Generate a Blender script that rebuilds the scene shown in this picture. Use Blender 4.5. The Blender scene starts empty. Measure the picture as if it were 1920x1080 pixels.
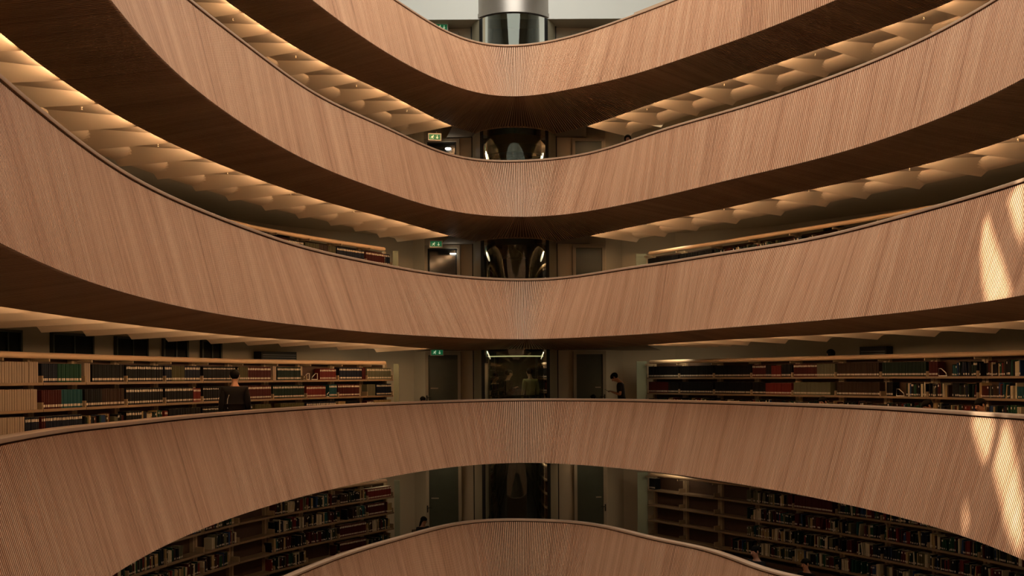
import bpy, bmesh, math, random
import numpy as np
from mathutils import Vector, Matrix
random.seed(7)
SC = bpy.context.scene
COL = SC.collection
# ------------------------------------------------------------------ camera
F = 1950.0; PH = .0063; H0 = 706.5          # focal length in px (1920 wide), roll, eye-line
cam = bpy.data.cameras.new('camera'); cam.sensor_width = 36; cam.lens = F/1920*36
cam.shift_x = -1/1920; cam.shift_y = (H0-540)/1920; cam.clip_end = 200; cam.clip_start = .05
co = bpy.data.objects.new('camera', cam); COL.objects.link(co); SC.camera = co
co.matrix_world = Matrix.Rotation(math.pi/2, 4, 'X') @ Matrix.Rotation(-PH, 4, 'Z')
# ------------------------------------------------------------------ world, light, exposure
w = bpy.data.worlds.new('world'); SC.world = w; w.use_nodes = True
w.node_tree.nodes['Background'].inputs[0].default_value = (.55, .62, .7, 1)
w.node_tree.nodes['Background'].inputs[1].default_value = .05
SUN_DIR = Vector((-.62, .05, .78)).normalized()     # towards the sun
sl = bpy.data.lights.new('sun', 'SUN'); sl.energy = 11; sl.angle = math.radians(.6); sl.color = (1, .92, .74)
so = bpy.data.objects.new('sun', sl); COL.objects.link(so); so.location = SUN_DIR*30
so.rotation_euler = SUN_DIR.to_track_quat('Z', 'Y').to_euler()
ROOF_Z = 15.5
al = bpy.data.lights.new('skylight', 'AREA'); al.shape = 'ELLIPSE'; al.size = 9.5; al.size_y = 27; al.energy = 2250; al.color = (1, .965, .87)
ao = bpy.data.objects.new('skylight', al); COL.objects.link(ao); ao.location = (0.2, 14.6, ROOF_Z-.15)
SC.view_settings.view_transform = 'Standard'; SC.view_settings.look = 'None'
SC.view_settings.gamma = 1; SC.view_settings.use_curve_mapping = False
SC.view_settings.exposure = 0.0
COVE = 46.0          # strength of the lamp panels in the coffers

LOBBY = []
for k, zc in enumerate((10.1, 6.94, 3.84, .74, -2.36)):  # added fill lights without fixtures, they brighten the lobby walls
    for sx in (-4.0, 4.4):
        d = bpy.data.lights.new('lobby_fill', 'AREA'); d.shape = 'DISK'; d.size = 1.0; d.energy = (6, 9, 9, 10, 7)[k]; d.color = (1, .80, .52)
        o = bpy.data.objects.new('lobby_fill', d); COL.objects.link(o); o.location = (sx, 28.7 if k else 29.95, zc-.03); o.rotation_euler = (math.radians(18), 0, 0); LOBBY.append((sx, 28.7 if k else 29.95, zc))
for nm, z, e in (('lift_car_lamp', .50, 2.2), ('shaft_fill', 6.8, 5.0)):  # the shaft light is an added fill to bring out the door machinery
    d = bpy.data.lights.new(nm, 'AREA'); d.shape = 'DISK'; d.size = .7; d.energy = e; d.color = (1, .9, .68)
    o = bpy.data.objects.new(nm, d); COL.objects.link(o); o.location = (.09, 29.9, z); o.rotation_euler = (math.radians(25 if z > 1 else 0), 0, 0)
# ------------------------------------------------------------------ helpers
def link(o, parent=None):
    COL.objects.link(o)
    if parent: o.parent = parent
    return o
def mesh(name, V, Fc, mats=None, parent=None, fm=None, uv=None, smooth=False, sharp=None):
    m = bpy.data.meshes.new(name); m.from_pydata([tuple(v) for v in V], [], Fc)
    if mats is not None:
        for k in (mats if isinstance(mats, (list, tuple)) else [mats]): m.materials.append(k)
    if fm is not None: m.polygons.foreach_set('material_index', fm)
    if uv is not None:
        l = m.uv_layers.new(name='UVMap'); vi = np.empty(len(m.loops), int); m.loops.foreach_get('vertex_index', vi)
        l.data.foreach_set('uv', np.asarray(uv, float)[vi].ravel())
    if smooth: m.polygons.foreach_set('use_smooth', [True]*len(m.polygons))
    if sharp: m.set_sharp_from_angle(angle=math.radians(sharp))
    m.update()
    return link(bpy.data.objects.new(name, m), parent)
def tag(o, label=None, cat=None, group=None, kind=None):
    for k, v in (('label', label), ('category', cat), ('group', group), ('kind', kind)):
        if v: o[k] = v
    return o
def empty(name, loc, rz, label, cat, group=None):
    o = bpy.data.objects.new(name, None); COL.objects.link(o); o.location = loc; o.rotation_euler = (0, 0, rz)
    o.empty_display_size = .1
    return tag(o, label, cat, group)
class MB:
    def __init__(s): s.V = []; s.F = []; s.M = []
    def box(s, a, b, m=0, M=None):
        x0, y0, z0 = a; x1, y1, z1 = b; n = len(s.V)
        P = [(x0,y0,z0),(x1,y0,z0),(x1,y1,z0),(x0,y1,z0),(x0,y0,z1),(x1,y0,z1),(x1,y1,z1),(x0,y1,z1)]
        if M is not None: P = [tuple(M @ Vector(p)) for p in P]
        s.V += P
        s.F += [tuple(n+i for i in f) for f in ((0,3,2,1),(4,5,6,7),(0,1,5,4),(1,2,6,5),(2,3,7,6),(3,0,4,7))]; s.M += [m]*6
        return s
    def tube(s, pts, r, n=8, m=0, cap=True):
        pts = [Vector(p) for p in pts]; b0 = len(s.V); N = len(pts)
        for i, p in enumerate(pts):
            t = (pts[min(i+1, N-1)]-pts[max(i-1, 0)]).normalized()
            up = Vector((0,0,1)) if abs(t.z) < .95 else Vector((1,0,0))
            a = t.cross(up).normalized(); b = a.cross(t)
            rr = r[i] if isinstance(r, (list, tuple)) else r
            for k in range(n):
                q = 2*math.pi*k/n; s.V.append(tuple(p+a*(rr*math.cos(q))+b*(rr*math.sin(q))))
        for i in range(N-1):
            for k in range(n):
                s.F.append((b0+i*n+k, b0+i*n+(k+1)%n, b0+(i+1)*n+(k+1)%n, b0+(i+1)*n+k)); s.M.append(m)
        if cap:
            s.F.append(tuple(b0+k for k in range(n))[::-1]); s.M.append(m)
            s.F.append(tuple(b0+(N-1)*n+k for k in range(n))); s.M.append(m)
        return s
    def disc(s, c, r, h, n=16, m=0):
        return s.tube([(c[0],c[1],c[2]), (c[0],c[1],c[2]+h)], r, n, m)
    def build(s, name, mats, parent=None, smooth=False, sharp=None):
        return mesh(name, s.V, s.F, mats, parent, fm=s.M, smooth=smooth, sharp=sharp)

# ------------------------------------------------------------------ materials (all procedural)
def nodes(name):
    m = bpy.data.materials.new(name); m.use_nodes = True; nt = m.node_tree
    return m, nt, nt.nodes['Principled BSDF']
def plain(name, c, rough=.6, metal=0, var=.0, scale=8, spec=.4):
    m, nt, b = nodes(name); b.inputs['Roughness'].default_value = rough; b.inputs['Metallic'].default_value = metal
    b.inputs['Specular IOR Level'].default_value = spec
    b.inputs['Base Color'].default_value = (*c, 1)
    if var:
        t = nt.nodes.new('ShaderNodeTexCoord'); n = nt.nodes.new('ShaderNodeTexNoise'); n.inputs['Scale'].default_value = scale
        n.inputs['Detail'].default_value = 4
        r = nt.nodes.new('ShaderNodeMapRange'); r.inputs[3].default_value = 1-var; r.inputs[4].default_value = 1+var
        x = nt.nodes.new('ShaderNodeMix'); x.data_type = 'RGBA'; x.blend_type = 'MULTIPLY'; x.inputs[0].default_value = 1
        x.inputs[6].default_value = (*c, 1)
        nt.links.new(t.outputs['Object'], n.inputs['Vector']); nt.links.new(n.outputs[0], r.inputs[0])
        nt.links.new(r.outputs[0], x.inputs[7]); nt.links.new(x.outputs[2], b.inputs['Base Color'])
    return m
def emit(name, c, s):
    m, nt, b = nodes(name); b.inputs['Base Color'].default_value = (*c, 1)
    b.inputs['Emission Color'].default_value = (*c, 1); b.inputs['Emission Strength'].default_value = s
    return m
def wood_uv(name, ca, cb, cc, pitch=.0495, rough=.45, streak=1.0):
    """timber whose tone changes from slat to slat and in broad batches along the run; UV = metres (along, down)"""
    m, nt, b = nodes(name); L = nt.links.new; N = nt.nodes.new
    uv = N('ShaderNodeUVMap'); sx = N('ShaderNodeSeparateXYZ'); L(uv.outputs[0], sx.inputs[0])
    dv = N('ShaderNodeMath'); dv.operation = 'DIVIDE'; dv.inputs[1].default_value = pitch; L(sx.outputs[0], dv.inputs[0])
    fl = N('ShaderNodeMath'); fl.operation = 'FLOOR'; L(dv.outputs[0], fl.inputs[0])
    wn = N('ShaderNodeTexWhiteNoise'); wn.noise_dimensions = '1D'; L(fl.outputs[0], wn.inputs['W'])
    n1 = N('ShaderNodeTexNoise'); n1.noise_dimensions = '1D'; n1.inputs['Scale'].default_value = 1.6; n1.inputs['Detail'].default_value = 3; n1.inputs['Roughness'].default_value = .7
    L(sx.outputs[0], n1.inputs['W'])
    cm = N('ShaderNodeCombineXYZ'); L(sx.outputs[0], cm.inputs[0])
    mv = N('ShaderNodeMath'); mv.operation = 'MULTIPLY'; mv.inputs[1].default_value = .06; L(sx.outputs[1], mv.inputs[0]); L(mv.outputs[0], cm.inputs[1])
    n2 = N('ShaderNodeTexNoise'); n2.inputs['Scale'].default_value = 30; n2.inputs['Detail'].default_value = 5; L(cm.outputs[0], n2.inputs['Vector'])
    a1 = N('ShaderNodeMath'); a1.operation = 'MULTIPLY_ADD'; a1.inputs[1].default_value = .30*streak; L(wn.outputs[0], a1.inputs[0])
    a2 = N('ShaderNodeMath'); a2.operation = 'MULTIPLY_ADD'; a2.inputs[1].default_value = .9*streak; a2.inputs[2].default_value = -.32*streak+.12; L(n1.outputs[0], a2.inputs[0]); L(a2.outputs[0], a1.inputs[2])
    a3 = N('ShaderNodeMath'); a3.operation = 'MULTIPLY_ADD'; a3.inputs[1].default_value = .5; L(n2.outputs[0], a3.inputs[0]); L(a1.outputs[0], a3.inputs[2])
    cr = N('ShaderNodeValToRGB'); e = cr.color_ramp.elements; e[0].position = .12; e[0].color = (*ca, 1); e[1].position = .95; e[1].color = (*cc, 1)
    k = e.new(.5); k.color = (*cb, 1)
    L(a3.outputs[0], cr.inputs[0]); L(cr.outputs[0], b.inputs['Base Color']); b.inputs['Roughness'].default_value = rough
    b.inputs['Specular IOR Level'].default_value = .35
    return m
M = {}
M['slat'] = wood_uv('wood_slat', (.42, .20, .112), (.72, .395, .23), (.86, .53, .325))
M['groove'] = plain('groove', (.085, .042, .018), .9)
M['soffit'] = wood_uv('wood_slat_shaded', (.20, .115, .065), (.34, .20, .115), (.44, .28, .16))  # slat timber darkened: shade under the galleries put into the colour
M['cap'] = wood_uv('wood_cap', (.52, .33, .21), (.62, .41, .27), (.70, .48, .32), pitch=2.7, rough=.28, streak=.5)
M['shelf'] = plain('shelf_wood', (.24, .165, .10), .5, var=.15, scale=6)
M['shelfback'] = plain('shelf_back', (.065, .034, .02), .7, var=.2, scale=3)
M['post'] = plain('post_wood', (.36, .27, .17), .5, var=.1)
M['rail'] = plain('rail_beige', (.66, .47, .30), .4, var=.05)
M['plaster'] = plain('plaster', (.74, .63, .50), .8, var=.03, scale=2)
M['wall'] = plain('wall_paint', (.58, .50, .37), .85, var=.04, scale=1.2)
M['wallwhite'] = plain('wall_white', (.78, .80, .76), .85, var=.03, scale=1)
M['lobby'] = plain('lobby_ceiling', (.30, .25, .19), .9, var=.04)
M['floor'] = plain('floor_stone', (.13, .11, .09), .5, var=.2, scale=3)
M['roof'] = plain('roof_shell', (.55, .50, .42), .8)
M['green'] = plain('green_panel', (.30, .34, .25), .6, var=.08, scale=4)
M['door'] = plain('door_green', (.055, .065, .045), .4, var=.2, scale=5)
M['frame'] = plain('door_frame', (.38, .32, .23), .6)
M['dark'] = plain('dark_glass', (.006, .007, .006), .12, spec=.6)
M['pane'] = plain('window_pane', (.010, .012, .010), .5, spec=.15)
M['black'] = plain('black', (.008, .008, .008), .5)
M['steel'] = plain('steel', (.40, .37, .34), .34, metal=1, var=.1, scale=2)
M['darksteel'] = plain('dark_steel', (.12, .12, .115), .35, metal=.8)
M['frost'] = plain('frosted_glass', (.34, .31, .22), .4)
M['cofferlamp'] = emit('coffer_lamp', (1, .61, .31), COVE)
M['line'] = emit('ceiling_fill', (1, .74, .48), 7.0)
M['wall_fill'] = emit('wall_fill', (1, .72, .42), 3.0)
M['lamp'] = emit('reflection_glow', (1, .93, .8), 6)
M['carlight'] = emit('lift_light', (1, .85, .5), 1.0)
M['exitgreen'] = emit('exit_green', (.01, .17, .06), .35)
M['exitwhite'] = emit('exit_white', (.75, .9, .6), .45)
M['white'] = plain('white_metal', (.75, .72, .66), .4)
M['skin'] = plain('skin', (.50, .27, .18), .5, var=.05)
M['hair'] = plain('hair', (.006, .005, .004), .7, spec=.1)
M['blackcloth'] = plain('black_cloth', (.007, .007, .009), .9)
M['palecloth'] = plain('pale_cloth', (.55, .47, .24), .9)
M['jeans'] = plain('jeans', (.02, .022, .03), .9)
def glassmat(name, tint, mixf):
    m, nt, b = nodes(name); N = nt.nodes.new; L = nt.links.new
    t = N('ShaderNodeBsdfTransparent'); t.inputs[0].default_value = (*tint, 1)
    g = N('ShaderNodeBsdfGlossy'); g.inputs['Roughness'].default_value = .03; g.inputs[0].default_value = (.9, .95, .92, 1)
    f = N('ShaderNodeFresnel'); f.inputs[0].default_value = 1.5
    a = N('ShaderNodeMath'); a.operation = 'ADD'; a.inputs[1].default_value = mixf; a.use_clamp = True; L(f.outputs[0], a.inputs[0])
    x = N('ShaderNodeMixShader'); L(a.outputs[0], x.inputs[0]); L(t.outputs[0], x.inputs[1]); L(g.outputs[0], x.inputs[2])
    L(x.outputs[0], nt.nodes['Material Output'].inputs[0]); nt.nodes.remove(b)
    return m
M['glass'] = glassmat('lift_glass', (.62, .66, .56), .03)

# ------------------------------------------------------------------ plan geometry, surveyed from the storeys
S = 3.1                                     # storey height, eye at z = 0, floor of storey 4 at -1.6
def un(x, y): return x-PH*(y-540)-960, H0-(y+PH*(x-960))
def at(x, y, z):
    u, v = un(x, y); d = F*z/v; return (u*d/F, d)
ZT = {l: (4-l)*S-.5555 for l in range(1, 7)}        # hand rail tops
ZF = {l: ZT[l]-1.05 for l in ZT}                    # floors
ZF[5] -= .1
ZB = {l: ZT[l]-1.605 for l in ZT}                   # lower edge of the balustrades
ZK = {l: ZT[l]-1.776 for l in ZT}                   # back edge of the soffits = ceiling line of the storey below
T={1:[(740,0),(790,25),(820,45.6),(851,64.5),(883,75.5),(914,80.3),(966,81.5),(1009,78.7),(1040,74),(1072,67),(1110,54),(1147,41),(1200,21),(1260,0)],
2:[(360,0),(400,30),(460,77),(517,123),(575,161),(632,194),(687,220),(750,249),(800,270),(845,288),(880,296),(968,298.5),(1010,297.5),(1055,294.5),(1097,286),(1160,268),(1225,247),(1290,227),(1390,196),(1440,183),(1515,158),(1590,129),(1665,99),(1740,65),(1802,31),(1862,0)],
3:[(0,135),(27,160),(82,207),(140,256),(185,287),(235,317),(310,360),(375,391),(440,416),(480,429),(575,462),(675,485),(747,499),(880,518),(966,521.5),(1038,520.5),(1121,509),(1240,491),(1353,472),(1440,459),(1565,435),(1650,413),(1722,393),(1790,373),(1865,350),(1920,335)],
4:[(0,823),(139,803),(278,785),(400,774),(539,764),(678,756),(880,749),(966,747),(1160,747.5),(1354,752),(1520,756.5),(1640,760.5),(1714,765),(1920,778)],
5:[(550,1077),(633,1043),(733,1012),(760,1005),(860,980),(972,973),(1060,976),(1160,992),(1240,1010),(1271,1018),(1382,1047),(1480,1079)]}
B={1:[(587,0),(650,49),(707,86),(775,127),(825,150),(880,170),(966,180),(1040,173),(1102,160),(1165,145),(1220,130),(1290,106),(1365,80),(1440,52),(1502,27),(1570,0)],
2:[(207,0),(235,32),(275,80),(325,130),(375,172),(425,212),(480,247),(570,297),(650,333),(725,360),(800,384),(880,401),(966,406),(1060,402),(1160,385),(1240,368),(1280,359),(1430,322),(1545,295),(1615,273),(1690,250),(1765,218),(1840,185),(1920,150)],
3:[(0,452),(67,488),(150,522),(250,553),(350,577),(467,598),(567,610),(640,618),(800,630),(966,636),(1120,631),(1280,621),(1447,608),(1580,597),(1713,583),(1813,571),(1920,553)],
4:[(210,1080),(283,1037),(367,997),(447,967),(583,927),(727,895),(840,877),(966,868),(1060,870),(1160,878),(1260,889),(1382,907),(1540,936),(1651,961),(1762,991),(1851,1022),(1920,1051)]}
K={1:[(422,0),(455,25),(512,62.5),(570,96),(625,127.5),(677,152),(730,179),(777,201),(822,224),(851,236),(1052,250),(1095,236),(1150,220),(1217,197),(1290,174),(1367,147.5),(1455,121),(1546,89),(1645,55),(1747,17),(1787,0)],
2:[(0,61),(40,95),(115,150),(187,195),(252,235),(320,268),(385,297),(445,321),(502,344),(560,362),(617,380),(672,395),(725,410),(772,422),(820,434),(846,442),(1103,442),(1152,432),(1215,420),(1440,372),(1526,356),(1617,335),(1712,312),(1812,287),(1910,259)],
3:[(0,575),(147,596),(283,613),(413,627),(533,636),(640,642),(744,649),(808,654),(1280,642),(1440,633),(1593,625),(1700,617),(1793,612),(1920,600)]}
ZT={l:(4-l)*S-.5555 for l in range(1,6)}
CX,CY,SY=1.0,14.5,0.45
def ang(x,y): return math.atan2((y-CY)*SY,x-CX)
def rad(x,y): return math.hypot(x-CX,(y-CY)*SY)
def fit(pts,fill,gap=0.14,N=11):
    d=[(ang(x,y),rad(x,y),1.0) for x,y in pts]
    A=[a for a,_,_ in d]
    for x,y in fill:
        a=ang(x,y)
        if min(abs((a-b+math.pi)%(2*math.pi)-math.pi) for b in A)>gap: d.append((a,rad(x,y),.6))
    d.sort()
    th=np.array([q[0] for q in d]); r=np.array([q[1] for q in d]); w=np.array([q[2] for q in d])
    M=[np.ones_like(th)]; reg=[0]
    for k in range(1,N+1): M+= [np.cos(k*th),np.sin(k*th)]; reg+=[k**2*.012]*2
    M=np.stack(M,1); R=np.diag(reg)
    c=np.linalg.lstsq(np.vstack([M*w[:,None],R]),np.concatenate([r*w,np.zeros(len(reg))]),rcond=None)[0]
    return c
def ev(c,th):
    r=np.full_like(th,c[0])
    for k in range(1,(len(c)-1)//2+1): r=r+c[2*k-1]*np.cos(k*th)+c[2*k]*np.sin(k*th)
    return np.stack([CX+r*np.cos(th),CY+r*np.sin(th)/SY],1)
NT = [(-3.95,6.9),(-3.5,5.4),(-2.9,3.8),(-2.0,2.0),(-.7,.8),(.6,.5),(2.0,.7),(3.6,2.2),(5.0,4.6),(5.9,7.6),(6.4,10.6),(6.65,12.8)]
NB = [(-3.35,6.1),(-2.95,4.8),(-2.4,3.5),(-1.5,2.0),(-.4,1.15),(.6,.95),(1.8,1.2),(3.2,2.6),(4.5,4.8),(5.4,7.8),(5.9,10.8),(6.0,12.8)]
NK = [(-5.3,11.5),(-5.1,7.5),(-4.6,4.8),(-3.9,2.5),(-2.6,.6),(-.8,-.6),(.8,-.8),(2.6,-.5),(4.6,1.5),(6.1,4.5),(7.0,8),(7.6,11),(7.6,14)]
KTIP = [(-1.2,21.15*1.406),(.1,30.2),(1.43,21.22*1.406)]
sh = lambda p, a, b: [(x+(a*(x-1)/6 if x > 1 else b*(1-x)/6), y) for x, y in p]
PT = {l: [at(x, y, ZT[l]) for x, y in T[l]] for l in T}
PB = {l: [at(x, y, ZB[l]) for x, y in B[l]] for l in B}
PK = {l: [at(x, y, ZK[l]) for x, y in K[l]]+KTIP for l in K}
CT = {1: fit(PT[1], sh(PT[2], .5, -.1)+sh(NT, 1, -.1)), 2: fit(PT[2], sh(NT, .7, 0)), 3: fit(PT[3], NT), 4: fit(PT[4], NT), 5: fit(PT[5], sh(PT[4], -.3, .2)+NT)}
CB = {1: fit(PB[1], sh(PB[2], .6, -.1)+sh(NB, 1, -.1)), 2: fit(PB[2], sh(NB, .9, 0)), 3: fit(PB[3], NB), 4: fit(PB[4], NB)}
CB[5] = fit(sh([(x, y) for x, y in PB[4]], -.3, .25), NB)
CK = {1: fit(PK[1], sh(PK[2], .7, 0)+sh(NK, 1, 0)), 2: fit(PK[2], sh(NK, .5, 0)), 3: fit(PK[3], sh(PK[2], -.7, .3)+NK)}
CK[4] = CK[3]; CK[5] = CK[3]

def dense(c, n=6000):
    th = np.linspace(math.pi/2-2*math.pi, math.pi/2, n, endpoint=False)[::-1]   # starts at the far tip, runs left, round and back
    th = math.pi/2+np.arange(n)*2*math.pi/n
    P = ev(c, th); d = np.linalg.norm(np.roll(P, -1, 0)-P, axis=1); s = np.concatenate([[0], np.cumsum(d)])
    return th, P, s
class Curve:
    def __init__(s, c):
        s.c = c; s.th, s.P, s.s = dense(c); s.L = s.s[-1]
        s.Px = np.append(s.P[:, 0], s.P[0, 0]); s.Py = np.append(s.P[:, 1], s.P[0, 1])
    def pos(s, a):
        a = np.mod(a, s.L); return np.stack([np.interp(a, s.s, s.Px), np.interp(a, s.s, s.Py)], -1)
    def nrm(s, a):                           # outward normal (away from the well)
        e = .04; t = s.pos(np.asarray(a)+e)-s.pos(np.asarray(a)-e); t = t/np.linalg.norm(t, axis=-1, keepdims=True)
        return np.stack([t[..., 1], -t[..., 0]], -1)
    def near(s, p):
        d = (s.P[:, 0]-p[0])**2+(s.P[:, 1]-p[1])**2; return s.s[int(d.argmin())]
def match(A, a, Bc, out):
    """arc positions on Bc lying on the normals of A at a"""
    p = A.pos(a); n = A.nrm(a)*(1 if out else -1); t = np.stack([-n[:, 1], n[:, 0]], 1); r = []
    for i in range(len(a)):
        q = Bc.P-p[i]; al = q@n[i]; pe = q@t[i]; ok = (al > -.2) & (al < 3.2)
        cost = np.abs(pe)+np.where(ok, 0, 50)+.02*np.abs(al); r.append(Bc.s[int(cost.argmin())])
    r = np.unwrap(np.array(r)/Bc.L*2*math.pi)*Bc.L/2/math.pi
    sc = np.linspace(0, Bc.L, len(a)); d_ = (r-r[0])-(sc-sc[0]); w_ = d_[-1]; d_ = d_-w_*np.linspace(0, 1, len(a))
    f_ = np.fft.rfft(d_[:-1]); f_[11:] = 0; d2 = np.fft.irfft(f_, len(d_)-1); d2 = np.append(d2, d2[0])
    return sc+r[0]+w_*np.linspace(0, 1, len(a))+d2
def offset_fit(c, d):
    C_ = Curve(c); a = np.arange(0, C_.L, .5); q = C_.pos(a)+C_.nrm(a)*d; return fit([tuple(x) for x in q], [], N=14)
CT[4] = offset_fit(CB[4], .46); CB[5] = offset_fit(CT[5], -.42)
def rail_dz(l, P_):
    """small rise and fall of the fourth hand rail along its run, surveyed"""
    P_ = np.asarray(P_); o = np.zeros(len(P_))
    if l != 4: return o
    xs = [q[0] for q in T[4]]; ys = [q[1] for q in T[4]]
    for i, (x, y) in enumerate(P_):
        yy = max(y, 12.5); u = x/yy*F; px = float(np.clip(u+961, 0, 1920)); z = un(px, float(np.interp(px, xs, ys)))[1]*yy/F
        o[i] = float(np.clip(z-ZT[4], -.06, .08)) if y > 12.5 else .04
    k = np.hanning(31); k = k/k.sum(); return np.convolve(np.r_[o[-15:], o, o[:15]], k, 'valid')
TC = {l: Curve(CT[l]) for l in CT}; BC = {l: Curve(CB[l]) for l in CB}; KC = {l: Curve(CK[l]) for l in CK}
# outer walls (plan), one storey like the next
OUT = [(-1.10,30.3),(-2.55,30.4),(-2.95,31.1),(-4.3,31.0),(-6.6,29.2),(-9.0,25.6),(-10.3,20.5),(-10.7,14.5),(-10.1,8),(-7.5,1),(-3,-3.5),(1,-4.4),(5,-3.6),(9,0),(12,6.5),(13.2,14),(12.9,20.5),(11.3,25.6),(7.6,29.9),(4.9,31.2),(3.3,31.1),(2.75,30.4),(1.28,30.3)]
_oa = [math.atan2(y-14.5, x-1) % (2*math.pi) for x, y in OUT]; _or = [math.hypot(x-1, y-14.5) for x, y in OUT]
_o = sorted(zip(_oa, _or)); _oa = [q[0] for q in _o]; _or = [q[1] for q in _o]
def outer(th):
    r = np.interp(np.mod(th, 2*math.pi), _oa, _or, period=2*math.pi); return np.stack([1+r*np.cos(th), 14.5+r*np.sin(th)], -1)
def ray_outer(px, side, y=700):
    u = un(px, y)[0]/F
    pts = OUT
    for i in range(len(pts)-1):
        (x0, y0), (x1, y1) = pts[i], pts[i+1]
        if (side < 0) != (x0+x1 < 2): continue
        f0, f1 = x0-u*y0, x1-u*y1
        if f0*f1 <= 0 and y0 > 8:
            k = f0/(f0-f1); return (x0+k*(x1-x0), y0+k*(y1-y0)), math.atan2(y1-y0, x1-x0)

# ------------------------------------------------------------------ galleries: slatted balustrade, cap rail, slatted soffit
PITCH = .0495
names = {1: 'topmost curved slatted timber gallery balustrade, in front of the steel lift drum',
         2: 'second curved slatted timber gallery balustrade from the top',
         3: 'middle curved slatted timber gallery balustrade, just above eye level',
         4: 'fourth curved slatted timber gallery balustrade from the top, rail just below eye level',
         5: 'lowest curved slatted timber gallery balustrade, at the bottom edge of the picture'}
for l in range(1, 6):
    A, Bc, Kc = TC[l], BC[l], KC[l]
    n = int(A.L/PITCH); a0 = np.arange(n)*A.L/n
    ac = np.linspace(0, A.L, 260); bs = match(A, ac, Bc, False); bs[-1] = bs[0]+Bc.L
    bc = np.linspace(bs[0], bs[0]+Bc.L, 260); ks = match(Bc, bc, Kc, True); ks[-1] = ks[0]+Kc.L
    root = empty('gallery_balustrade', (1, 14.5, ZT[l]), 0, names[l], 'balustrade', 'curved balustrades round the light well')
    off = np.array([1, 14.5])
    fr = np.array([.0, .55, .55, 1.0]); dep = [0, 0, .035, .035]
    aa = (a0[:, None]+fr[None]*A.L/n).ravel(); dd = np.tile(dep, n)
    p = A.pos(aa)+A.nrm(aa)*dd[:, None]-off
    ba = np.interp(aa, ac, bs); q = Bc.pos(ba)+Bc.nrm(ba)*dd[:, None]-off
    m_ = len(aa)
    zt, zb = -.075, ZB[l]-ZT[l]
    dz_ = np.interp(aa, np.linspace(0, A.L, 400), rail_dz(l, A.pos(np.linspace(0, A.L, 400))))
    V = np.concatenate([np.c_[p, zt+dz_], np.c_[q, np.full(m_, zb)]])
    i = np.arange(m_); j = (i+1) % m_
    Fc = np.stack([i, j, j+m_, i+m_], 1)
    fm = np.tile([0, 0, 1, 0], n)
    uv = np.concatenate([np.c_[aa, np.zeros(m_)], np.c_[aa, np.full(m_, 1.55)]])
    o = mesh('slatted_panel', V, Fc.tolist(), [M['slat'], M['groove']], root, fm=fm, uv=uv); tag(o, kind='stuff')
    # soffit: the slats turn under the gallery and fan out to the ceiling edge
    ka = np.interp(ba, bc, ks)
    rpos = lambda C_, a_, d_: C_.pos(a_)
    k2 = Kc.pos(ka); lc = np.array([.09, 30.3]); dl = np.linalg.norm(k2-lc, axis=1); ins = (dl < 1.27) | ((k2[:, 1] > 29.95) & (np.abs(k2[:, 0]-.1) < 1.3))
    # the soffit stops at a round hole in front of the lift
    xx = np.clip(k2[:, 0]-lc[0], -1.26, 1.26); k2[ins, 1] = (lc[1]-np.sqrt(np.maximum(1.27**2-xx**2, .0)))[ins]
    k2 = k2-off; zk = ZK[l]-ZT[l]
    up = dd*.9
    V = np.concatenate([np.c_[q, zb+up], np.c_[k2, zk+up]])
    uv = np.concatenate([np.c_[aa+90, np.zeros(m_)], np.c_[aa+90, np.full(m_, 1.8)]])
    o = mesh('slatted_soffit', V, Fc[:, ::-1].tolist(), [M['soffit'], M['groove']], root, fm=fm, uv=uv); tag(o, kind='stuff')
    # cap rail and shadow gap
    na = 420; ca = np.linspace(0, A.L, na, endpoint=False); P0 = A.pos(ca)-off; Nn = A.nrm(ca); DZ = rail_dz(l, A.pos(ca))
    def sweep(prof, name, mat, closed=True, uvs=1.0):
        V = []; uv = []
        for d, z in prof:
            V.append(np.c_[P0+Nn*d, z+DZ*(z > -.2)]); uv.append(np.c_[ca, np.full(na, d*uvs+z)])
        V = np.concatenate(V); uv = np.concatenate(uv); Fc = []; k = len(prof)
        for r in range(k if closed else k-1):
            r2 = (r+1) % k
            for t_ in range(na): Fc.append((r*na+t_, r*na+(t_+1) % na, r2*na+(t_+1) % na, r2*na+t_))
        return mesh(name, V, Fc, mat, root, uv=uv, smooth=True, sharp=35)
    sweep([(-.012, -.052), (-.016, -.04), (-.012, -.012), (.006, 0), (.13, 0), (.146, -.012), (.146, -.052)], 'cap_rail', M['cap'])
    sweep([(.03, -.052), (.03, -.08)], 'shadow_gap', M['groove'], False)
    sweep([(.13, -.05), (.13, ZF[l]-ZT[l])], 'inner_face', M['cap'], False)
    # bracket screws of the photograph are too small; floor slab of this storey
    th = math.pi/2+np.linspace(0, 2*math.pi, 361); pi_ = []
    for t_ in th[:-1]:
        pi_.append(ev(A.c, np.array([t_]))[0])
    pi_ = np.array(pi_); thr = np.arctan2(pi_[:, 1]-14.5, pi_[:, 0]-1); po = outer(thr); n_ = len(pi_)
    nn_ = pi_-np.array([1, 14.5]); pin = pi_+nn_/np.linalg.norm(nn_, axis=1, keepdims=True)*.05
    V = []
    for z in (ZF[l], ZF[l]-.15): V += [(x, y, z) for x, y in pin]+[(x, y, z) for x, y in po]
    Fc = []
    for t_ in range(n_):
        u = (t_+1) % n_; Fc.append((t_, t_+n_, u+n_, u)); Fc.append((2*n_+t_, 2*n_+u, 3*n_+u, 3*n_+t_)); Fc.append((t_, u, 2*n_+u, 2*n_+t_))
    tag(mesh('floor', V, Fc, M['floor']), 'dark stone gallery floor behind the balustrade, storey %d from the top' % l, kind='structure')
# ground floor of the well
th = np.linspace(0, 2*math.pi, 90, endpoint=False); po = outer(th)
tag(mesh('floor', [(x, y, -7.8) for x, y in po], [tuple(range(90))], M['floor']), 'stone floor at the foot of the well', kind='structure')

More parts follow.
